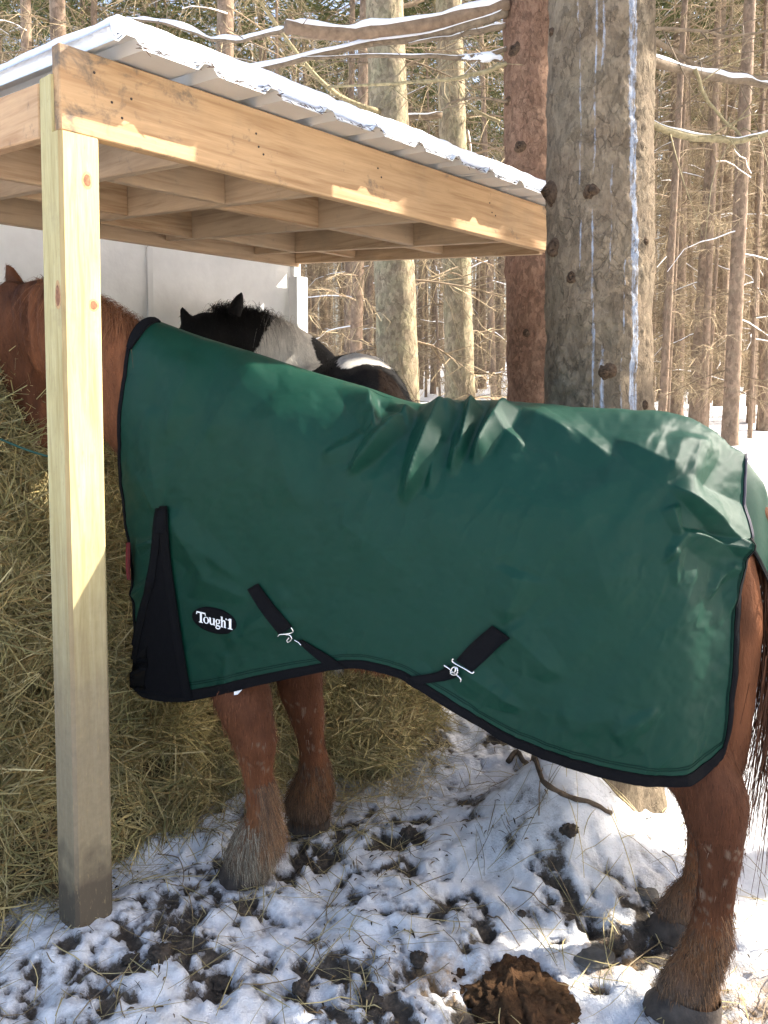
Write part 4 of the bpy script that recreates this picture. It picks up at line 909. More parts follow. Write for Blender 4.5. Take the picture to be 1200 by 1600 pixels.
# mane along the crest and the forelock
def mane():
    r = np.random.default_rng(31); n = 2600; c = np.array(NECK)[1:5]; u = r.uniform(0.42, 1, n)
    A = np.stack([np.interp(u * 3, range(4), c[:, k]) for k in (0, 2, 3)], -1); T = unit(np.array([-0.82, 0.55])); nn = np.array([0.55, 0.83])
    P = np.stack([A[:, 0] + nn[0] * A[:, 2] * 0.93, r.normal(0, 0.015, n), A[:, 1] + nn[1] * A[:, 2] * 0.93], -1)
    sd = np.where(r.uniform(0, 1, n) < 0.55, 1.0, -1.0); D = np.stack([0.35 + r.normal(0, 0.3, n), sd * 0.5, 0.55 + r.normal(0, 0.25, n)], -1)
    Dw = D[:, :1] * HD - D[:, 1:2] * HN + np.c_[np.zeros((n, 2)), D[:, 2]]
    col = np.array([0.20, 0.085, 0.04]) * r.uniform(0.5, 1.5, (n, 1))
    strands('mane', hp(P), np.broadcast_to((0, 0, 1.0), P.shape), Dw, r.uniform(0.06, 0.2, n), np.full(n, 0.0013), col, HORSE, lift=0.1, K=6, droop=1.1, jit=0.15, seed=32)
mane()
def tail():
    r = np.random.default_rng(41); n = 800; u = r.uniform(0, 1, n) ** 0.7; z = 1.22 - 0.32 * u; s = 1.455 + 0.035 * np.sin(u * 2) + r.normal(0, 0.022, n); w = r.normal(0.015, 0.03, n)
    P = np.stack([s, w, z], -1); L = r.uniform(0.3, 0.62, n); K = 8; t = np.linspace(0, 1, K)
    C = np.zeros((n, K, 3)); sway = r.normal(0, 0.05, (n, 1)); C[..., 0] = s[:, None] + sway * t - 0.05 * t * t * r.uniform(0, 1, (n, 1)) + 0.03 * t; C[..., 1] = w[:, None] + r.normal(0, 0.05, (n, 1)) * t + 0.015 * np.sin(t * 5 + r.uniform(0, 6, (n, 1))); C[..., 2] = z[:, None] - L[:, None] * t
    W = hp(C.reshape(-1, 3)).reshape(n, K, 3); sd = unit(np.cross(np.array([0, 0, 1.0]), r.normal(0, 1, (n, 3)))); V, F = ribbons(W, sd, np.full((n, 1), 0.0014) * np.linspace(1, 0.4, K))
    col = np.array([0.10, 0.042, 0.022]) * r.uniform(0.4, 1.8, (n, 1)); mk('tail', V - HO, F, M_HAIR, HORSE, True, np.repeat(col, K * 2, 0))
tail()

# ------------------------------------------------------------------ the green blanket
VROW = [0, 0.07, 0.2, 0.4, 0.6, 0.8, 0.93, 1.0]
PROF = np.array([0.0, 0.42, 0.76, 0.95, 1.0, 1.0, 0.99, 0.98])
cols = [[(238, 497, 0.0), (205, 524, 0.085), (189, 600, 0.135), (183, 690, 0.125), (190, 790, 0.07), (209, 900, 0.05), (208, 1020, 0.05), (203, 1072, 0.06)],
        [(256, 505, 0.0), (240, 535, 0.10), (224, 620, 0.155), (216, 720, 0.165), (220, 820, 0.15), (232, 930, 0.145), (232, 1045, 0.145), (230, 1090, 0.15)]]
for (x0, y0), (x1, y1), W in (((310, 523), (292, 1095), 0.205), ((400, 551), (395, 1073), 0.235), ((480, 578), (475, 1056), 0.26), ((562, 602), (552, 1044), 0.28), ((640, 627), (628, 1060), 0.295), ((720, 629), (708, 1106), 0.305),
                              ((800, 631), (788, 1158), 0.305), ((900, 637), (880, 1195), 0.305), ((1000, 641), (980, 1223), 0.295), ((1075, 653), (1062, 1228), 0.26)):
    cols.append([(x0 + (x1 - x0) * v, y0 + (y1 - y0) * v, W * p) for v, p in zip(VROW, PROF)])
cols.append([(1125, 685, 0.0), (1124, 718, 0.07), (1122, 790, 0.13), (1118, 890, 0.175), (1113, 990, 0.20), (1108, 1090, 0.21), (1104, 1165, 0.215), (1100, 1213, 0.215)])
cols.append([(1164, 716, 0.0), (1164, 742, 0.035), (1162, 800, 0.075), (1159, 880, 0.12), (1155, 980, 0.155), (1148, 1080, 0.175), (1142, 1140, 0.185), (1131, 1182, 0.19)])
CTL = np.array([[(lambda sz, w: (sz[0], w, sz[1]))(side(x, y, w), w) for x, y, w in c] for c in cols])     # (14, 8, 3) in horse space
def surf(nu, nv, sgn=1.0):
    A = np.stack([spline(CTL[:, j], nu) for j in range(CTL.shape[1])], 1)         # nu x 8 x 3
    # rows resampled by their own parameter
    out = np.zeros((nu, nv, 3)); vv = np.linspace(0, 1, nv)
    k = np.interp(vv, VROW, np.arange(8)); E = np.concatenate([2 * A[:, :1] - A[:, 1:2], A, 2 * A[:, -1:] - A[:, -2:-1]], 1)
    E[:, 0, 1] = -A[:, 1, 1]; E[:, 0, 0] = A[:, 1, 0]; E[:, 0, 2] = A[:, 1, 2]     # mirror over the spine
    i = np.minimum(k.astype(int), 6); t = (k - i)[None, :, None]; a, b, c, d = E[:, i], E[:, i + 1], E[:, i + 2], E[:, i + 3]
    out = 0.5 * (2 * b + (c - a) * t + (2 * a - 5 * b + 4 * c - d) * t ** 2 + (3 * b - a - 3 * c + d) * t ** 3)
    out[..., 1] *= sgn; return out
def gnormal(G):
    du = np.gradient(G, axis=0); dv = np.gradient(G, axis=1); return unit(np.cross(du, dv))
def seg(px, py, a, b, sh=0.0):
    """distance (signed) and position along a picture-space fold line"""
    a = np.array(a, float); b = np.array(b, float); d = b - a; L = np.hypot(*d); d /= L
    u = ((px - a[0]) * d[0] + (py - a[1]) * d[1]) / L; v = -(px - a[0]) * d[1] + (py - a[1]) * d[0]; return u, v
# fold lines: start, end, half width left, half width right (px), height (m)
FOLDS = [((700, 634), (630, 788), 15, 24, 0.040), ((742, 634), (706, 742), 10, 14, 0.030), ((792, 636), (738, 722), 14, 14, 0.034), ((702, 640), (752, 640), 10, 22, 0.012),
         ((640, 644), (548, 744), 12, 20, 0.034), ((592, 622), (640, 670), 8, 20, -0.010), ((566, 592), (590, 676), 12, 24, 0.026), ((590, 672), (500, 716), 20, 12, 0.012), ((728, 640), (716, 720), 6, 10, -0.012),
         ((775, 668), (820, 700), 8, 16, 0.010), ((690, 690), (670, 770), 10, 14, 0.006), ((800, 636), (900, 690), 14, 26, 0.009), ((840, 640), (960, 720), 20, 30, 0.006),
         ((1158, 858), (1050, 760), 12, 34, 0.026), ((1158, 862), (1072, 832), 26, 9, 0.020), ((1046, 792), (1062, 838), 8, 10, 0.012), ((1072, 832), (1040, 882), 9, 9, 0.010), ((1062, 860), (1055, 915), 8, 10, 0.008), ((1135, 880), (1105, 935), 9, 12, 0.010), ((1150, 875), (1140, 960), 10, 14, 0.010),
         ((1090, 690), (1072, 780), 22, 30, 0.010), ((1060, 730), (960, 690), 22, 30, 0.006),
         ((300, 560), (255, 700), 26, 30, 0.006), ((400, 570), (320, 690), 26, 34, 0.006), ((270, 800), (330, 910), 18, 26, 0.006), ((262, 815), (380, 905), 20, 26, 0.005), ((215, 745), (250, 810), 14, 18, 0.008), ((232, 640), (246, 800), 16, 20, 0.008), ((210, 930), (250, 900), 8, 10, 0.006), ((215, 850), (240, 842), 7, 9, 0.006),
         ((310, 900), (390, 935), 14, 20, 0.004), ((360, 1000), (470, 960), 22, 26, 0.005), ((420, 640), (470, 800), 40, 60, 0.006), ((540, 820), (640, 900), 50, 60, 0.005), ((820, 900), (790, 975), 22, 40, 0.006), ((800, 985), (880, 1060), 22, 30, 0.006), ((720, 1045), (820, 1110), 16, 22, 0.006),
         ((880, 1120), (1010, 1130), 26, 30, 0.004), ((960, 1150), (1030, 1105), 12, 18, 0.005), ((900, 760), (960, 960), 60, 70, 0.006), ((640, 1060), (750, 1130), 18, 20, 0.005), ((450, 930), (380, 990), 14, 18, 0.004), ((355, 1020), (352, 1080), 10, 10, 0.003)]
def wrinkle(G, N):
    W = hp(G); px, py = proj(W); h = np.zeros(px.shape)
    wx = 3 * vnoise(np.stack([px / 40, py / 40, 0 * px], -1), 51); wy = 3 * vnoise(np.stack([px / 40, py / 40, 0 * px], -1), 52)
    for a, b, wl, wr, A in FOLDS:
        u, v = seg(px + wx, py + wy, a, b); wdt = np.where(v < 0, wl, wr) * (0.35 + 0.65 * np.clip(1 - u, 0, 1))
        prof = np.clip(1 - np.abs(v) / (1.9 * wdt), 0, 1) ** 1.08; al = sstep(-0.10, 0.10, u) * sstep(1.06, 0.72, u); h = h + (1.5 if abs(A) > 0.0075 else 2.6) * A * prof * al
    h = h * (0.18 + 0.82 * sstep(0.0, 0.055, np.linspace(0, 1, h.shape[1])))[None, :]
    P3 = np.stack([px / 150, py / 150, 0 * px], -1)
    h = h + 0.006 * fbm(P3, 3, 71) + 0.0012 * fbm(P3 * 9 + 4, 2, 72)
    rg = 1 - np.abs(fbm(np.stack([(px * 0.9 + py * 0.45) / 34, (px * -0.45 + py * 0.9) / 75, 0 * px], -1), 3, 74)); h = h + 0.0030 * rg ** 3 * sstep(-0.15, 0.5, fbm(P3 * 1.3 + 7, 2, 75))
    h = h + 0.0035 * fbm(np.stack([(px * 0.8 + py * 0.6) / 60, (px * -0.6 + py * 0.8) / 240, 0 * px], -1), 3, 73)
    return G + N * h[..., None]
M_GREEN = None
def m_green():
    t = NT("green_nylon", 0.40, 0.17); v = t.obj()
    n = t.noise(v, 6, 4, 0.6); w1 = t.n('TexWave', _wave_type='BANDS', _bands_direction='Z', Vector=v, Scale=160.0, Distortion=0.5).outputs['Fac']; w2 = t.n('TexWave', _wave_type='BANDS', _bands_direction='X', Vector=v, Scale=160.0, Distortion=0.5).outputs['Fac']
    c = t.mix(n, (0.0026, 0.0295, 0.0180), (0.0040, 0.038, 0.0232))
    dust = t.mrange(t.noise(v, 26, 6, 0.75), 0.55, 0.8, 0, 0.05); c = t.mix(dust, c, (0.12, 0.16, 0.13))
    t.base(c); t.b.inputs['Sheen Weight'].default_value = 0.03; t.b.inputs['Sheen Tint'].default_value = (0.35, 0.75, 0.6, 1); t.b.inputs['Sheen Roughness'].default_value = 0.4
    t.bump(t.math('ADD', t.math('MULTIPLY', t.math('ADD', w1, w2), 0.4), t.math('MULTIPLY', t.noise(v, 40, 5, 0.6), 1.2)), 0.0012, 0.5); return t.m
M_GREEN = m_green()
BLANKET = tag(empty('horse_blanket', HO), 'dark green high-neck horse blanket with black trim draped over the chestnut horse', 'horse blanket')
NU, NV = 460, 260
G0 = surf(NU, NV); GN = gnormal(G0)
if GN[NU // 2, NV // 2, 1] < 0: GN = -GN
G = wrinkle(G0, GN); G[:, 0, 1] = np.minimum(G[:, 0, 1], 0.0)
SH = mk('near_side', hp(G.reshape(-1, 3)) - HO, gridf(NU, NV), M_GREEN, BLANKET)
Gf = surf(120, 60, -1.0); Gf[..., 1] += 0.0
Gf[:, 0] = G0[np.linspace(0, NU - 1, 120).astype(int), 0]; Gf[:, 0, 2] = G[np.linspace(0, NU - 1, 120).astype(int), 0, 2]
mk('far_side', hp(Gf.reshape(-1, 3)) - HO, gridf(120, 60)[:, ::-1], M_GREEN, BLANKET)
BB = BVHTree.FromPolygons([tuple(v) for v in hp(G.reshape(-1, 3))], [tuple(f) for f in gridf(NU, NV).tolist()])
CAMV = Vector((0, 0, CAM_H))
def on_blanket(px, py):
    a, b = ray(px, py); d = Vector((a, 1, b)).normalized(); h = BB.ray_cast(CAMV, d)
    if h[0] is None:
        h = BB.find_nearest(Vector(hp((*[side(px, py, 0.2)[0]], 0.2, side(px, py, 0.2)[1]))))
    n = np.array(h[1]); n = n if n @ np.array(d) < 0 else -n
    return np.array(h[0]), n
def strip_surf(name, uv_rows, off, mat, parent, thick=0.003):
    """ribbon lying on the blanket from grid rows of (u, v) parameters: array (n, m, 2)"""
    n, m, _ = uv_rows.shape; fu = np.clip(uv_rows[..., 0], 0, 1) * (NU - 1); fv = np.clip(uv_rows[..., 1], 0, 1) * (NV - 1)
    i = np.minimum(fu.astype(int), NU - 2); j = np.minimum(fv.astype(int), NV - 2); a = (fu - i)[..., None]; b = (fv - j)[..., None]
    lp = lambda Q: Q[i, j] * (1 - a) * (1 - b) + Q[i + 1, j] * a * (1 - b) + Q[i, j + 1] * (1 - a) * b + Q[i + 1, j + 1] * a * b
    P = hp(lp(G)); Nn = lp(GN); Nw = unit(Nn[..., :1] * HD - Nn[..., 1:2] * HN + np.concatenate([np.zeros_like(Nn[..., :2]), Nn[..., 2:]], -1))
    return slab(name, P + Nw * off, Nw, mat, parent, thick)
def slab(name, P, Nw, mat, parent, thick=0.003):
    n, m, _ = P.shape; e = np.ones((n, m, 1)); e[:, 0] = e[:, -1] = 0.35
    top = (P + Nw * thick * e).reshape(-1, 3); bot = (P - Nw * thick * 0.6).reshape(-1, 3); L = n * m; F = [gridf(n, m), gridf(n, m)[:, ::-1] + L]
    i = np.arange(n - 1); F.append(np.stack([i * m, i * m + L, (i + 1) * m + L, (i + 1) * m], -1)); F.append(np.stack([i * m + m - 1, (i + 1) * m + m - 1, (i + 1) * m + m - 1 + L, i * m + m - 1 + L], -1))
    j = np.arange(m - 1); F.append(np.stack([j, j + 1, j + 1 + L, j + L], -1)); r = (n - 1) * m; F.append(np.stack([r + j, r + j + L, r + j + 1 + L, r + j + 1], -1))
    return mk(name, np.concatenate([top, bot]) - np.array(parent.location), F, mat, parent)
u = np.linspace(0, 1, 300)
def uvgrid(u_, v_): return np.stack(np.broadcast_arrays(u_, v_), -1)
vm = np.linspace(0, 1, 5)
strip_surf('hem_binding', uvgrid(u[:, None], 1.002 - 0.036 * vm[None, :]), 0.0015, BLACKF, BLANKET)
strip_surf('rear_binding', uvgrid(1.0 - 0.016 * vm[None, :], np.linspace(0.31, 1, 160)[:, None]), 0.002, BLACKF, BLANKET)
strip_surf('rear_piping', uvgrid(0.9985 - 0.006 * vm[None, :], np.linspace(0.0, 0.33, 80)[:, None]), 0.001, plain('grey_piping', (0.05, 0.045, 0.06), 0.7), BLANKET, 0.004)
strip_surf('front_binding', uvgrid(0.0 + 0.012 * vm[None, :], np.linspace(0, 1, 200)[:, None]), 0.002, BLACKF, BLANKET)
strip_surf('neck_fleece', uvgrid(0.0 + 0.05 * vm[None, :] * np.linspace(1.3, 0.35, 40)[:, None], np.linspace(0, 0.11, 40)[:, None]), 0.004, BLACKF, BLANKET, 0.006)
M_SEAM = plain('green_thread', (0.006, 0.022, 0.016), 0.8, 0.1)
for v_ in (0.945, 0.951): strip_surf('stitch_row', uvgrid(u[:, None], v_ + 0.0022 * vm[None, :]), 0.0008, M_SEAM, BLANKET, 0.001)
for u_ in (0.9785, 0.9755): strip_surf('stitch_row', uvgrid(u_ + 0.0012 * vm[None, :], np.linspace(0.31, 0.95, 150)[:, None]), 0.0008, M_SEAM, BLANKET, 0.001)
def px_strip(name, left, right, n, m, off, mat, parent, thick=0.0025):
    Lp, Rp = spline(left, n), spline(right, n); P = np.zeros((n, m, 3)); Nn = np.zeros((n, m, 3))
    for i in range(n):
        for j in range(m):
            q = Lp[i] + (Rp[i] - Lp[i]) * j / (m - 1); P[i, j], Nn[i, j] = on_blanket(*q)
    for _ in range(3): Nn[1:-1] = unit(Nn[:-2] + Nn[1:-1] * 2 + Nn[2:])
    return slab(name, P + Nn * off, Nn, mat, parent, thick)
M_GUS = plain('black_gusset', (0.004, 0.004, 0.005), 0.9, 0.1, 0, 0.3, 60, 0.002, 140)
GL = [(248, 793), (245, 830), (238, 890), (222, 960), (208, 1030), (206, 1080)]; GR = [(262, 790), (264, 830), (268, 880), (278, 950), (290, 1030), (301, 1092)]
px_strip('gusset', GL, GR, 60, 14, 0.004, M_GUS, BLANKET)
px_strip('gusset_binding', [(x - 3, y) for x, y in GL], [(x + 9, y) for x, y in GL], 60, 4, 0.0085, BLACKF, BLANKET)
px_strip('gusset_binding', [(x - 11, y) for x, y in GR], [(x + 2, y) for x, y in GR], 60, 4, 0.0085, BLACKF, BLANKET)
px_strip('reinforcing_tab', [(247, 795), (246, 832)], [(264, 793), (264, 830)], 8, 4, 0.0115, BLACKF, BLANKET)
# surcingle straps
px_strip('strap', [(388, 920), (412, 958), (438, 990)], [(405, 911), (430, 945), (458, 978)], 16, 5, 0.006, BLACKF, BLANKET)
px_strip('strap', [(464, 1000), (490, 1023), (520, 1046)], [(474, 999), (510, 1020), (545, 1043)], 18, 5, 0.006, BLACKF, BLANKET)
px_strip('strap', [(770, 976), (740, 1002), (714, 1030)], [(798, 996), (768, 1022), (738, 1050)], 16, 5, 0.006, BLACKF, BLANKET)
px_strip('strap', [(702, 1038), (680, 1050), (636, 1058)], [(716, 1058), (690, 1064), (654, 1069)], 18, 5, 0.006, BLACKF, BLANKET)
def wire(name, pts, r=0.0022, off=0.012, n=30, parent=None):
    P = np.array([(lambda h: h[0] + h[1] * off)(on_blanket(*p)) for p in pts]); V, F = tube(spline(P, n), r, 8); return mk(name, V - HO, F, CHROME, parent or BLANKET)
wire('buckle', [(458, 977), (461, 984), (450, 987), (440, 988), (437, 991)]); wire('buckle', [(449, 988), (457, 990), (460, 996), (455, 1001), (452, 999), (456, 994)]); wire('buckle', [(464, 998), (470, 1001), (475, 1006)], 0.0018)
wire('buckle', [(711, 1026), (709, 1030), (716, 1036), (730, 1046), (738, 1051), (742, 1049)]); wire('buckle', [(696, 1036), (706, 1043), (718, 1053), (724, 1058), (723, 1062)])
for k in range(2):
    a = np.linspace(0, 2 * math.pi, 12); wire('buckle_ring', [(715 + (6 - 2 * k) * math.cos(x), 1048 - 2 * k + (6 - 2 * k) * math.sin(x)) for x in a], 0.0022, 0.013 + 0.003 * k)
# oval badge with its lettering
def badge():
    c, nn = on_blanket(336, 969); nn = unit(unit(nn) + 0.0); ex = unit(np.cross(np.array([0, 0, 1.0]), nn)); 
    if ex[0] < 0: ex = -ex
    ey = np.cross(nn, ex); ey = ey if ey[2] > 0 else -ey
    sc = (c[1]) / FPX * 1.02; tilt = math.radians(-2.0); ex, ey = ex * math.cos(tilt) + ey * math.sin(tilt), ey * math.cos(tilt) - ex * math.sin(tilt)
    kx = 1.0 / max(0.3, abs(ex[0]) * 1.0)
    def pl(x, y, h): return c + ex * x * sc * kx + ey * y * sc + nn * h
    a = np.linspace(0, 2 * math.pi, 48, endpoint=False)
    rim = np.array([pl(39 * math.cos(x), 20 * math.sin(x), 0.006) for x in a]); rim0 = np.array([pl(39 * math.cos(x), 20 * math.sin(x), -0.006) for x in a]); inn = np.array([pl(36 * math.cos(x), 17.5 * math.sin(x), 0.0075) for x in a]); ctr = np.array([pl(0, 0, 0.0075)])
    i = np.arange(48); j = (i + 1) % 48
    b = mk('badge', np.concatenate([rim0, rim, inn, ctr]) - HO, [np.stack([i, j, j + 48, i + 48], -1), np.stack([i + 48, j + 48, j + 96, i + 96], -1), np.stack([i + 96, j + 96, np.full(48, 144)], -1)], M_GUS, BLANKET); b['label'] = 'black oval badge lettered in white serif type'
    def stroke(mb, pts, w):
        pts = np.array(pts, float); C = spline(pts, max(2, len(pts) * 4)) if len(pts) > 2 else pts; T = unit(np.gradient(C, axis=0)); Nn = np.c_[-T[:, 1], T[:, 0]]; w = np.broadcast_to(np.asarray(w, float), (len(pts),)); w = np.interp(np.linspace(0, 1, len(C)), np.linspace(0, 1, len(w)), w)
        Lq = C + Nn * w[:, None] / 2; Rq = C - Nn * w[:, None] / 2; V = np.array([pl(x, y, 0.0092) for x, y in np.stack([Lq, Rq], 1).reshape(-1, 2)]); n = len(C); k = np.arange(n - 1) * 2
        mb.add(V, np.stack([k, k + 1, k + 3, k + 2], -1))
    def ring(cx, cy, rx, ry, wx, wy):
        t = np.linspace(0, 2 * math.pi, 13); return [(cx + rx * math.cos(q), cy + ry * math.sin(q)) for q in t], [wx + (wy - wx) * abs(math.sin(q)) for q in t]
    L = {}
    L['T'] = [([(-29, 9.2), (-14, 9.2)], 2.2), ([(-21.5, 9.5), (-21.5, -6)], 3.4), ([(-25, -6.3), (-18, -6.3)], 1.3), ([(-28.6, 10), (-29.4, 5.6)], 1.6), ([(-14.4, 10), (-13.6, 5.6)], 1.6)]
    L['o'] = [ring(-12.2, -1.2, 3.9, 5.0, 3.1, 1.2)]
    L['u'] = [([(-5.2, 4), (-5.2, -2), (-3.6, -5.6), (-0.6, -5.2), (0.8, -2.5)], [2.8, 2.8, 2.2, 1.6, 1.0]), ([(1.6, 4.6), (1.6, -6.3)], 2.8), ([(-7.4, 4.2), (-4, 4.2)], 1.1), ([(-0.6, 4.2), (2.6, 4.2)], 1.1), ([(1, -6.2), (4, -6.2)], 1.1)]
    L['g'] = [ring(8.2, 0.6, 2.9, 3.5, 2.4, 1.1), ([(6.5, -3), (5.8, -5), (8, -5.8), (11, -6.2), (12, -8.2), (9.5, -10.6), (6, -10.2), (5, -8.4), (6.5, -6.6)], [1.4, 1.6, 2.2, 2.2, 1.8, 1.6, 1.6, 1.6, 1.4]), ([(10.5, 3.2), (12.8, 4.4)], 1.6)]
    L['h'] = [([(15.2, 10), (15.2, -6)], 2.8), ([(16, 2), (18, 4.2), (20, 3.4), (20.4, 0), (20.4, -6)], [1.0, 1.8, 2.4, 2.8, 2.8]), ([(13, 9.6), (16, 9.6)], 1.1), ([(13.2, -6.2), (17.4, -6.2)], 1.1), ([(18.6, -6.2), (22.6, -6.2)], 1.1)]
    L['mark'] = [ring(22.6, 7.6, 0.9, 1.0, 0.7, 0.7)]
    L['one'] = [([(29.6, 9.6), (29.6, -6)], 4.0), ([(25.4, 6.6), (28.2, 8.0), (29.6, 9.8)], 1.6), ([(25.6, -6.4), (33.8, -6.4)], 1.5)]
    for k, v in L.items():
        mb = MB()
        for pts, w in v: stroke(mb, pts, w)
        mk('letter', np.concatenate(mb.V) - HO, [np.concatenate(mb.F[4])], WHITEP, b, False)
badge()
# white care label peeping out under the hem
V = np.array([on_blanket(x, y)[0] + on_blanket(x, y)[1] * 0.001 for x, y in ((366, 1080), (382, 1077), (382, 1074), (366, 1076))]); V[:2, 2] -= 0.012
mk('care_label', V - HO, np.array([[0, 1, 2, 3]]), WHITEP, BLANKET, False)
# tail flap sewn on behind the piping
def flap():
    n, m = 44, 40; g = np.zeros((n, m, 3)); a = np.linspace(0, 1, n)[:, None]; v = np.linspace(0, 1, m)[None, :]
    edge = surf(NU, NV)[-1]; z0 = edge[0, 2]; vv = np.linspace(0, 0.30, m); e = np.stack([np.interp(vv, np.linspace(0, 1, NV), edge[:, k]) for k in range(3)], -1)
    ang = a * math.pi * 0.95
    wn = e[None, :, 1] + 0.004
    g[..., 1] = wn * np.cos(ang) ; bulge = 0.040 + 0.080 * v + 0.010 * np.sin(a * 15 + 1) * v
    g[..., 0] = e[None, :, 0] + np.sin(ang) * bulge; g[..., 2] = e[None, :, 2] - np.sin(ang) * 0.22 * v ** 1.2 - 0.055 * np.sin(ang) * (1 - v)
    o = mk('tail_flap', hp(g.reshape(-1, 3)) - HO, gridf(n, m), M_GREEN, BLANKET)
    P = hp(g[:, -4:, :]); Nn = gnormal(P); Nn = np.where((Nn[..., :1] * 0 + (Nn @ (HD - HN))[..., None]) < 0, -Nn, Nn); slab('flap_binding', P + Nn * 0.002, Nn, BLACKF, BLANKET)
flap()
# chest strap end seen in front of the blanket
px_strip('chest_strap', [(207, 846), (206, 880), (208, 905)], [(212, 846), (212, 880), (213, 905)], 10, 3, 0.02, plain('red_webbing', (0.16, 0.02, 0.02), 0.8), BLANKET)

# ------------------------------------------------------------------ the pinto behind
PO = np.array([-0.20, 3.75, 0.06])
PINTO = tag(empty('pinto_horse', PO), 'black and white pinto horse standing behind the blanketed horse', 'horse')
def lw(secs, sides=20, up=(0, 0, 1)):
    A = spline(np.array(secs, float), len(secs) * 5); return tube(A[:, :3], np.maximum(A[:, 3], 0.004), sides, up, True, np.maximum(A[:, 4], 0.004))
pg = 0.05
def pleg(x, y, dx=0.0, hind=False):
    if hind: return lw([(x, y + 0.05, 1.15, 0.2, 0.14), (x, y, 0.85, 0.14, 0.10), (x, y - 0.05, 0.62, 0.085, 0.07), (x, y - 0.06, 0.5, 0.06, 0.05), (x, y - 0.02, 0.22, 0.045, 0.04), (x, y + 0.02, 0.12, 0.055, 0.05), (x, y + 0.04, pg, 0.07, 0.065)], 14, (0, 1, 0))
    return lw([(x, y, 1.15, 0.16, 0.12), (x, y, 0.85, 0.10, 0.08), (x, y, 0.55, 0.06, 0.055), (x, y, 0.25, 0.042, 0.04), (x, y + 0.02, 0.13, 0.055, 0.05), (x, y + 0.03, pg, 0.07, 0.065)], 14, (0, 1, 0))
pin = [lw([(-0.10, 3.30, 1.25, 0.10, 0.08), (-0.125, 3.37, 1.28, 0.24, 0.18), (-0.155, 3.52, 1.32, 0.33, 0.25), (-0.19, 3.75, 1.34, 0.36, 0.28), (-0.26, 4.05, 1.29, 0.36, 0.29), (-0.33, 4.35, 1.28, 0.35, 0.27), (-0.40, 4.62, 1.32, 0.34, 0.22), (-0.44, 4.80, 1.28, 0.22, 0.15)]),
       lw([(-0.40, 4.62, 1.38, 0.28, 0.17), (-0.53, 4.60, 1.60, 0.25, 0.14), (-0.70, 4.52, 1.745, 0.205, 0.125), (-0.86, 4.42, 1.80, 0.17, 0.115), (-0.97, 4.34, 1.80, 0.10, 0.09)]),
       lw([(-0.90, 4.36, 1.90, 0.06, 0.06), (-0.96, 4.34, 1.84, 0.125, 0.11), (-1.06, 4.29, 1.74, 0.13, 0.105), (-1.19, 4.24, 1.59, 0.10, 0.08), (-1.30, 4.20, 1.46, 0.075, 0.065), (-1.35, 4.18, 1.39, 0.05, 0.05)]),
       pleg(-0.28, 3.50, 0, True), pleg(0.0, 3.50, 0, True), pleg(-0.50, 4.55), pleg(-0.26, 4.60)]
for b, t in (((300, 520), (282, 477)), ((364, 492), (379, 454))):
    B, Tt = at(*b, 4.28), at(*t, 4.24); m = B + (Tt - B) * 0.45
    pin.append(lw([(*B, 0.045, 0.045), (*m, 0.042, 0.036), (*(B + (Tt - B) * 0.8), 0.022, 0.018), (*Tt, 0.004, 0.004)], 12, (0, 1, 0)))
pV, pF, pN = remesh(pin, 0.013, 5); pV[:, 0] += 0.055 * sstep(4.3, 3.6, pV[:, 1])
def pinto_col(V):
    n = fbm(V * 5, 3, 9) * 0.05; c = np.tile([0.010, 0.009, 0.009], (len(V), 1))
    x, y, z = V[:, 0], V[:, 1], V[:, 2]
    neck = (x + 0.3 * (z - 1.75) < -0.40 + n) & (x - 0.55 * (z - 1.8) > -0.70 + n) & (z > 1.45) & (y > 4.3)
    d = np.sqrt(((x + 0.11) / 0.13) ** 2 + ((y - 3.58) / 0.14) ** 2 + ((z - 1.66) / 0.12) ** 2) + n * 5; rump = d < 1
    c[neck | rump] = (0.62, 0.58, 0.52)
    brown = (y < 3.45) & (x > -0.02); c[brown] = (0.045, 0.026, 0.016)  # brown tint painted in for the lit hair rim on the buttock
    low = z < 0.45; c[low] = (0.5, 0.47, 0.42); return c
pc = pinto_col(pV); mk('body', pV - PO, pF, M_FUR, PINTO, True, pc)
def pinto_hair():
    r = np.random.default_rng(61); idx = np.nonzero((pV[:, 2] > 1.3))[0]; i = r.choice(idx, 9000); P = pV[i] + r.normal(0, 0.003, (9000, 3))
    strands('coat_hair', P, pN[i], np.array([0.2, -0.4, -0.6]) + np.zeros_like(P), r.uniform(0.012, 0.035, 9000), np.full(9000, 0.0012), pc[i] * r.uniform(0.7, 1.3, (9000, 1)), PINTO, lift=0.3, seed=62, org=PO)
    n = 1500; u = r.uniform(0, 1, n); A = np.array([(-0.55, 4.60, 1.86), (-0.70, 4.52, 1.94), (-0.85, 4.42, 1.965), (-0.95, 4.33, 1.95)]); P = np.stack([np.interp(u * 3, range(4), A[:, k]) for k in range(3)], -1) + r.normal(0, 0.012, (n, 3))
    strands('mane', P, np.broadcast_to((0, 0, 1.0), P.shape), np.array([0.1, -0.5, 0.25]) + r.normal(0, 0.2, (n, 3)), r.uniform(0.08, 0.24, n), np.full(n, 0.0016), np.where((u < 0.3)[:, None], [[0.45, 0.42, 0.38]], [[0.012, 0.011, 0.011]]) * r.uniform(0.7, 1.3, (n, 1)), PINTO, lift=0.1, K=6, droop=1.0, jit=0.15, seed=63, org=PO)
pinto_hair()
for (x, y) in ((-0.28, 3.54), (0.0, 3.54), (-0.50, 4.58), (-0.26, 4.63)):
    V, F = tube([(x, y, gz(x, y) - 0.01), (x, y, gz(x, y) + 0.03), (x, y, gz(x, y) + 0.08)], [0.085, 0.08, 0.06], 16); mk('hoof', V - PO, F, HOOF, PINTO)

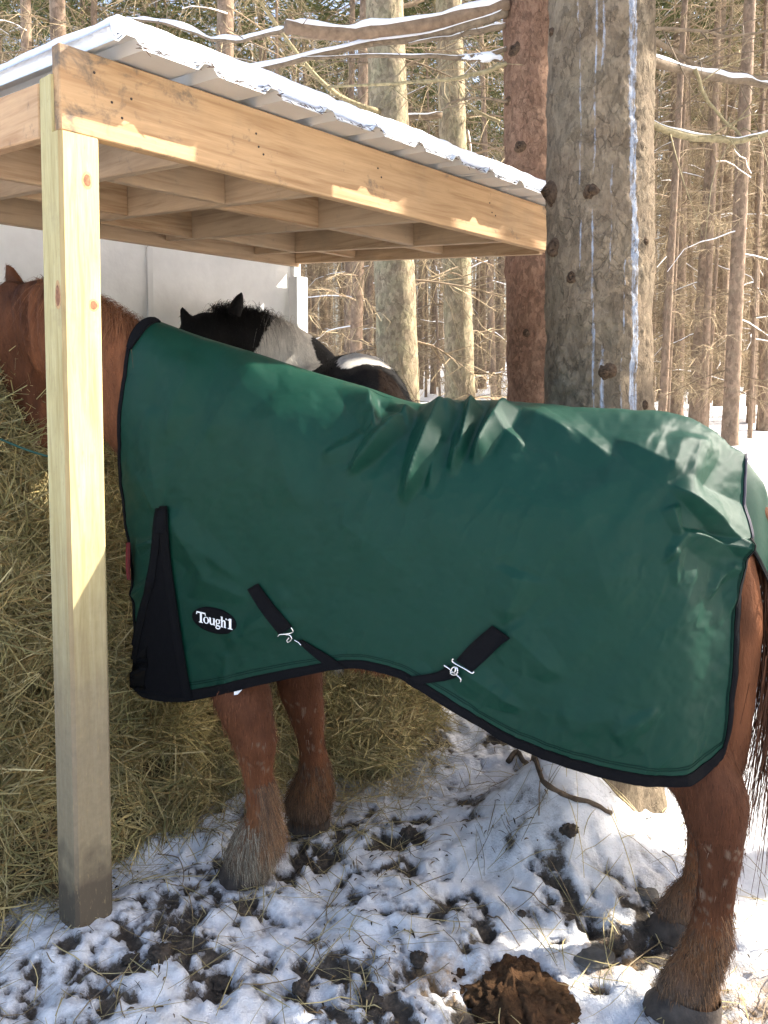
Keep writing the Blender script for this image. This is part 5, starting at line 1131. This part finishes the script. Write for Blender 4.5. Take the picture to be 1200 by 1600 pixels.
# ================================================================== HAY
HB_X = [-3.2, -1.6, -1.15, -0.88, -0.64, 0.0, 0.2, 0.35, 0.5]; HB_Y = [1.9, 2.05, 2.22, 2.5, 2.80, 2.87, 3.15, 3.7, 4.6]
def hay_h(x, y):
    P = np.stack([x, y, 0 * x], -1); n = fbm(P * 3.1, 3, 91)
    d = np.hypot(x + 1.75, y - 3.2) + 0.07 * n
    bale = 1.5 * sstep(1.27, 0.38, d) + 0.22 * np.exp(-(d / 0.4) ** 2)
    yb = np.interp(x, HB_X, HB_Y); e = y - yb + 0.10 * n
    mat = 0.15 * sstep(-0.02, 0.55, e) * sstep(0.62, 0.3, x) + 0.10 * sstep(0.1, 1.2, e) * sstep(0.62, 0.2, x)
    mat = mat * (1 + 0.35 * fbm(P * 5.2, 3, 93))
    h = np.maximum(bale, mat) + sstep(0.08, 0.4, bale) * (0.055 * fbm(P * 9, 3, 94) + 0.06 * fbm(P * 4.0, 2, 95)) + 0.03 * sstep(0.03, 0.12, mat) * fbm(P * 14, 2, 90)
    return np.where(y > 4.75, 0, h)
def hay():
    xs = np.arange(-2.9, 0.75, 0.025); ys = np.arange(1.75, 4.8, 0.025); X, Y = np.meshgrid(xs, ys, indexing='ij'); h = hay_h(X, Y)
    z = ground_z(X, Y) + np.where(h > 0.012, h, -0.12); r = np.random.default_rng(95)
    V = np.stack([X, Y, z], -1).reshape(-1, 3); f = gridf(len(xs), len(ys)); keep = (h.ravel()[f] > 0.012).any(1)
    mb = MB(); c0 = np.array([0.085, 0.064, 0.03]) * (1 + 0.35 * fbm(V * 30, 2, 96))[:, None]; mb.add(V, f[keep], c0)  # mound under the stalks coloured dark, as shade in the gaps
    def blades(N, xlo, xhi, ylo, yhi, hmin, hmax, Lr, lift, seed, flat=0.0, thin=1.0):
        r = np.random.default_rng(seed); x = r.uniform(xlo, xhi, N); y = r.uniform(ylo, yhi, N); h = hay_h(x, y); k = (h > hmin) & (h < hmax) & (fbm(np.stack([x * 7, y * 7, h * 7], -1), 2, 58) > r.uniform(-1.1, 0.35, N)); x, y, h = x[k], y[k], h[k]; N = len(x)
        e = 0.02; gx = (hay_h(x + e, y) - hay_h(x - e, y)) / (2 * e); gy = (hay_h(x, y + e) - hay_h(x, y - e)) / (2 * e); nn = unit(np.stack([-gx, -gy, np.ones(N)], -1))
        P = np.stack([x, y, ground_z(x, y) + h], -1) + nn * r.uniform(-0.01, 0.015, N)[:, None]
        f1_, f2_, ci = worley(np.stack([x, y, h], -1) * 6.5, 57); ca = ci * 6.2832 * 3; d = r.normal(0, 0.75, (N, 3)) + 1.0 * np.stack([np.cos(ca), np.sin(ca), 0.6 * np.sin(ci * 40)], -1); d = d - (d * nn).sum(1, keepdims=True) * nn * (1 - lift); d[:, 2] -= 0.25 * (1 - nn[:, 2]); d = unit(d)
        L = r.uniform(*Lr, N)[:, None]; b = r.normal(0, 0.22, (N, 3)); u = np.linspace(-0.5, 0.5, 5)
        C = P[:, None] + d[:, None] * (L * u)[..., None] + b[:, None] * (L * (u ** 2) * 1.6)[..., None] + nn[:, None] * (0.012 + 0.010 * r.uniform(0, 1, (N, 1)) - 0.05 * (u ** 2)[None])[..., None]
        sd = unit(np.cross(d, nn + r.normal(0, 0.6, (N, 3)))); w = r.uniform(0.0011, 0.0026, N) * thin
        Vr, Fr = ribbons(C, sd, w[:, None] * np.array([0.6, 1, 1, 0.9, 0.3])[None])
        base = np.array([[0.50, 0.38, 0.17], [0.40, 0.32, 0.14], [0.33, 0.285, 0.12], [0.33, 0.22, 0.09], [0.62, 0.50, 0.27]]); c = base[r.choice(5, N, p=[0.27, 0.26, 0.22, 0.15, 0.10])] * r.uniform(0.42, 1.05, (N, 1)) * np.array([0.97, 1.0, 0.95])
        mb.add(Vr, Fr, np.repeat(c, 10, 0))
    blades(70000, -1.95, -0.6, 2.0, 3.3, 0.2, 9, (0.12, 0.42), 0.45, 97, thin=1.15)
    blades(38000, -1.7, 0.6, 2.0, 3.4, 0.012, 0.25, (0.08, 0.26), 0.35, 98)
    blades(32000, -0.8, 0.62, 2.7, 4.4, 0.012, 0.4, (0.08, 0.28), 0.35, 99)
    blades(9000, -2.3, -1.2, 2.9, 4.0, 0.4, 9, (0.15, 0.4), 0.45, 100)
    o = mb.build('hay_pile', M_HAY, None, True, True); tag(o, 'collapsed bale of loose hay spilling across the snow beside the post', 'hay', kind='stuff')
hay()
def scattered_hay():
    r = np.random.default_rng(110); mb = MB(); n = 0; Cs = []; Ss = []; Ws = []; Cc = []
    while n < 3600:
        x = r.uniform(-1.3, 1.2); y = r.uniform(1.35, 3.4); yb = np.interp(x, HB_X, HB_Y); e = yb - y
        p = math.exp(-max(0, e) / 0.16) if e > -0.1 else 0.2
        if r.uniform() > p + 0.06: continue
        z = gz(x, y) + 0.006; a = r.uniform(0, 6.28); L = r.uniform(0.04, 0.24); d = np.array([math.cos(a), math.sin(a), 0.0]); b = r.normal(0, 0.25, 3) * np.array([1, 1, 0.1]); u = np.linspace(-0.5, 0.5, 5)
        C = np.array([x, y, z]) + d * (L * u)[:, None] + b * (L * u ** 2)[:, None]; C[:, 2] = [gz(c[0], c[1]) + 0.006 + 0.008 * r.uniform() for c in C]; C[:, 2] = np.maximum(C[:, 2], np.linspace(C[0, 2], C[-1, 2], 5)) 
        Cs.append(C); Ss.append(unit(np.array([-d[1], d[0], r.normal(0, 0.3)]))); Ws.append(r.uniform(0.0008, 0.0017) * np.array([0.6, 1, 1, 1, 0.4])); Cc.append(np.array([[0.44, 0.36, 0.18], [0.30, 0.25, 0.12], [0.20, 0.15, 0.08]][r.integers(0, 3)]) * r.uniform(0.7, 1.2)); n += 1
    V, F = ribbons(np.array(Cs), np.array(Ss), np.array(Ws)); mb.add(V, F, np.repeat(np.array(Cc), 10, 0)); tag(mb.build('scattered_hay', M_HAY, None, True, True), 'loose hay stalks strewn over the trampled snow', 'hay', kind='stuff')
scattered_hay()

# ================================================================== SMALL THINGS ON THE GROUND
def debris():
    """needles, bark crumbs and mud specks trodden into the snow"""
    r = np.random.default_rng(125); N = 5200; x = r.uniform(-1.35, 1.4, N); y = 1.3 + 2.2 * r.uniform(0, 1, N) ** 1.1; f = fbm(np.stack([x * 3.3, y * 3.3, 0 * x], -1), 3, 131); k = f > r.uniform(-0.55, 0.45, N); x, y = x[k], y[k]; N = len(x)
    P = np.array([(a, b, gz(a, b) + 0.004) for a, b in zip(x, y)]); a = r.uniform(0, 6.28, N); d = np.stack([np.cos(a), np.sin(a), r.normal(0, 0.15, N)], -1); L = (0.004 + r.exponential(0.006, N))[:, None]
    C = np.stack([P - d * L, P + np.array([0, 0, 0.003]), P + d * L], 1); sd = unit(np.stack([-np.sin(a), np.cos(a), r.normal(0, 0.4, N)], -1)); w = r.uniform(0.0008, 0.0032, N)
    V, F = ribbons(C, sd, w[:, None] * np.array([0.5, 1, 0.4])); col = np.array([[0.05, 0.035, 0.022], [0.10, 0.07, 0.04], [0.03, 0.025, 0.02], [0.16, 0.11, 0.055]])[r.integers(0, 4, N)]
    tag(mk('needle_debris', V, F, M_TWIG, None, False, np.repeat(col, 6, 0)), 'dark needles and bark crumbs trodden into the snow', 'debris', kind='stuff')
debris()
M_DUNG = m_attr('dung', 0.9, 0.15, 0.45, 45, 0.01, 90)
def lump(name, c, r, sq, mat, col, seed, amp=0.28, n=26, parent=None, fr=2.2):
    V, F = ball((0, 0, 0), 1, n); V = V * (1 + amp * fbm(V * fr + seed, 4, seed)[:, None]); V = V * np.array(r if np.ndim(r) else (r, r, r)) * np.array([1, 1, sq]) + np.array(c); cc = np.array(col) * (1 + 0.3 * fbm(V * 40, 3, seed)[:, None])
    return mk(name, V - (np.array(parent.location) if parent else 0), F, mat, parent, True, np.clip(cc, 0.004, 1))
P = on_ground(800, 1556); DP = tag(empty('dung_heap', P), 'brown heap of dung frozen into the snow at the bottom edge', 'dung')
for k, (dx, dy, r, c) in enumerate(((0, 0, 0.095, (0.075, 0.038, 0.017)), (0.07, -0.01, 0.07, (0.08, 0.042, 0.019)), (-0.07, 0.02, 0.06, (0.065, 0.035, 0.016)), (0.03, 0.05, 0.06, (0.075, 0.038, 0.018)), (-0.13, 0.05, 0.05, (0.075, 0.04, 0.018)), (0.11, -0.05, 0.05, (0.075, 0.04, 0.018)), (-0.03, -0.06, 0.07, (0.05, 0.027, 0.013)), (0.05, -0.08, 0.07, (0.07, 0.036, 0.017)))):
    lump('clump', P + np.array([dx, dy, 0.008]), r, 0.48, M_DUNG, c, 140 + k, 0.35, 34, DP, 3.5)
M_CLOD = m_attr('frozen_earth', 0.9, 0.15, 0.5, 60, 0.012, 120)
for k, (px, py, r, lab) in enumerate(((1003, 1378, 0.0, ''), (470, 1545, 0.035, 'frozen dark clod at the bottom left of the dung heap'), (815, 1428, 0.020, 'small dark cube-like clod on the snow in mid foreground'), (250, 1492, 0.05, 'dark frozen clod beside the muddy post foot'), (205, 1500, 0.035, 'rounded earth clod close to the left post foot'), (345, 1540, 0.05, 'round snow-dusted clod in the left foreground'), (580, 1560, 0.05, 'broad frozen clod near the bottom edge left of the dung'), (655, 1500, 0.04, 'frozen clod half sunk above the dung heap'), (888, 1298, 0.045, 'earth clod in a hollow below the blanket hem'), (640, 1302, 0.045, 'dark clod beside the far front hoof'))):
    if r == 0: continue
    r *= 0.6; P = on_ground(px, py); tag(lump('earth_clod', P + np.array([0, 0, r * 0.1]), r, 0.6, M_CLOD, (0.075, 0.06, 0.047), 160 + k, 0.32, 26, None, 2.6), lab, 'clod', 'frozen clods of earth in the snow')
M_STONE = plain('grey_stone', (0.10, 0.092, 0.08), 0.85, 0.2, 0, 0.3, 30, 0.006, 60)
for k, (px, py, rx, ry, lab) in enumerate(((925, 1492, 0.055, 0.05, 'flat grey stone showing through the snow left of the hind hoof'), (1010, 1395, 0.03, 0.04, 'small grey-brown stone at the foot of the snow bank'))):
    P = on_ground(px, py); V, F = ball((0, 0, 0), 1, 18); V = V * (1 + 0.2 * fbm(V * 1.4 + k * 9, 3, k)[:, None]) * np.array([rx, ry, 0.010]) + P + np.array([0, 0, 0.001]); tag(mk('stone', V, F, M_STONE), lab, 'stone', 'stones in the snow')
def ground_stick(pts, r0, r1, label, name, group, mat, lift=0.0, forks=()):
    P = np.array([on_ground(*p) for p in pts]); C = spline(P, 30); C[:, 2] = np.maximum(C[:, 2], [gz(*c[:2]) for c in C]) + np.linspace(r0, r1, 30) * 0.6 + lift * np.sin(np.linspace(0, math.pi, 30))
    m = np.linspace(0, 1, 30); C[1:-1] += (r0 * 0.5 * np.stack([vnoise(np.c_[m * 12, m * 0 + s, m * 0 + r0 * 1e3], 3) for s in range(3)], -1))[1:-1]
    mb = MB(); mb.add(*tube(C, np.linspace(r0, r1, 30) * (1 + 0.2 * vnoise(np.c_[m * 20, m * 0, m * 0], 4)), 8))
    for (i, q) in forks:
        E = on_ground(*q) + np.array([0, 0, 0.015]); mb.add(*tube(spline([C[i], (C[i] + E) / 2 + np.array([0, 0, 0.015]), E], 8), np.linspace(r1, r1 * 0.4, 8), 6))
    tag(mb.build(name, mat, None), label, name.split('_')[-1], group)
ground_stick([(793, 1193), (815, 1190), (845, 1222), (890, 1250), (955, 1272)], 0.0115, 0.007, 'crooked dark fallen branch lying on the snow below the hem', 'fallen_branch', None, plain('wet_bark', (0.075, 0.055, 0.038), 0.85, 0.2, 0, 0.4, 60, 0.004, 120), 0.004)
for k, (pts, lab, fk) in enumerate((([(146, 1560), (185, 1530), (212, 1510)], 'straight dark twig left of the bottom centre', ()), ([(800, 1387), (840, 1410), (876, 1436)], 'thin bent twig lying across the snow in mid foreground', ()), ([(760, 1430), (790, 1450), (812, 1478)], 'thin curved twig just above the dung heap', ()),
                                    ([(460, 1466), (490, 1480), (502, 1500)], 'small forked twig in the snow left of centre', ((15, (520, 1490)),)), ([(247, 1335), (280, 1345), (285, 1385), (250, 1380)], 'curled twig on the snow right of the post foot', ()), ([(155, 1520), (175, 1550), (195, 1590)], 'thin twig running to the bottom edge near the left', ()), ([(842, 1275), (843, 1230), (848, 1200)], 'fine upright twig crossing the fallen branch', ()), ([(1035, 1330), (1050, 1345), (1060, 1365)], 'pale bent stalk on the snow bank before the hind legs', ()))):
    ground_stick(pts, 0.0022, 0.0012, lab, 'twig', 'twigs on the snow', M_LIMB, 0.006, fk)
# green baler twine over the hay in front of the horse's mouth
P = np.array([at(x, y, Y) for x, y, Y in ((-30, 672, 2.62), (5, 688, 2.62), (45, 704, 2.63), (88, 716, 2.64), (140, 724, 2.66))]); V, F = tube(spline(P, 24), 0.004, 8)
tag(mk('baler_twine', V, F, plain('green_twine', (0.015, 0.06, 0.045), 0.6)), 'green twine stretched over the hay by the horse mouth', 'twine')
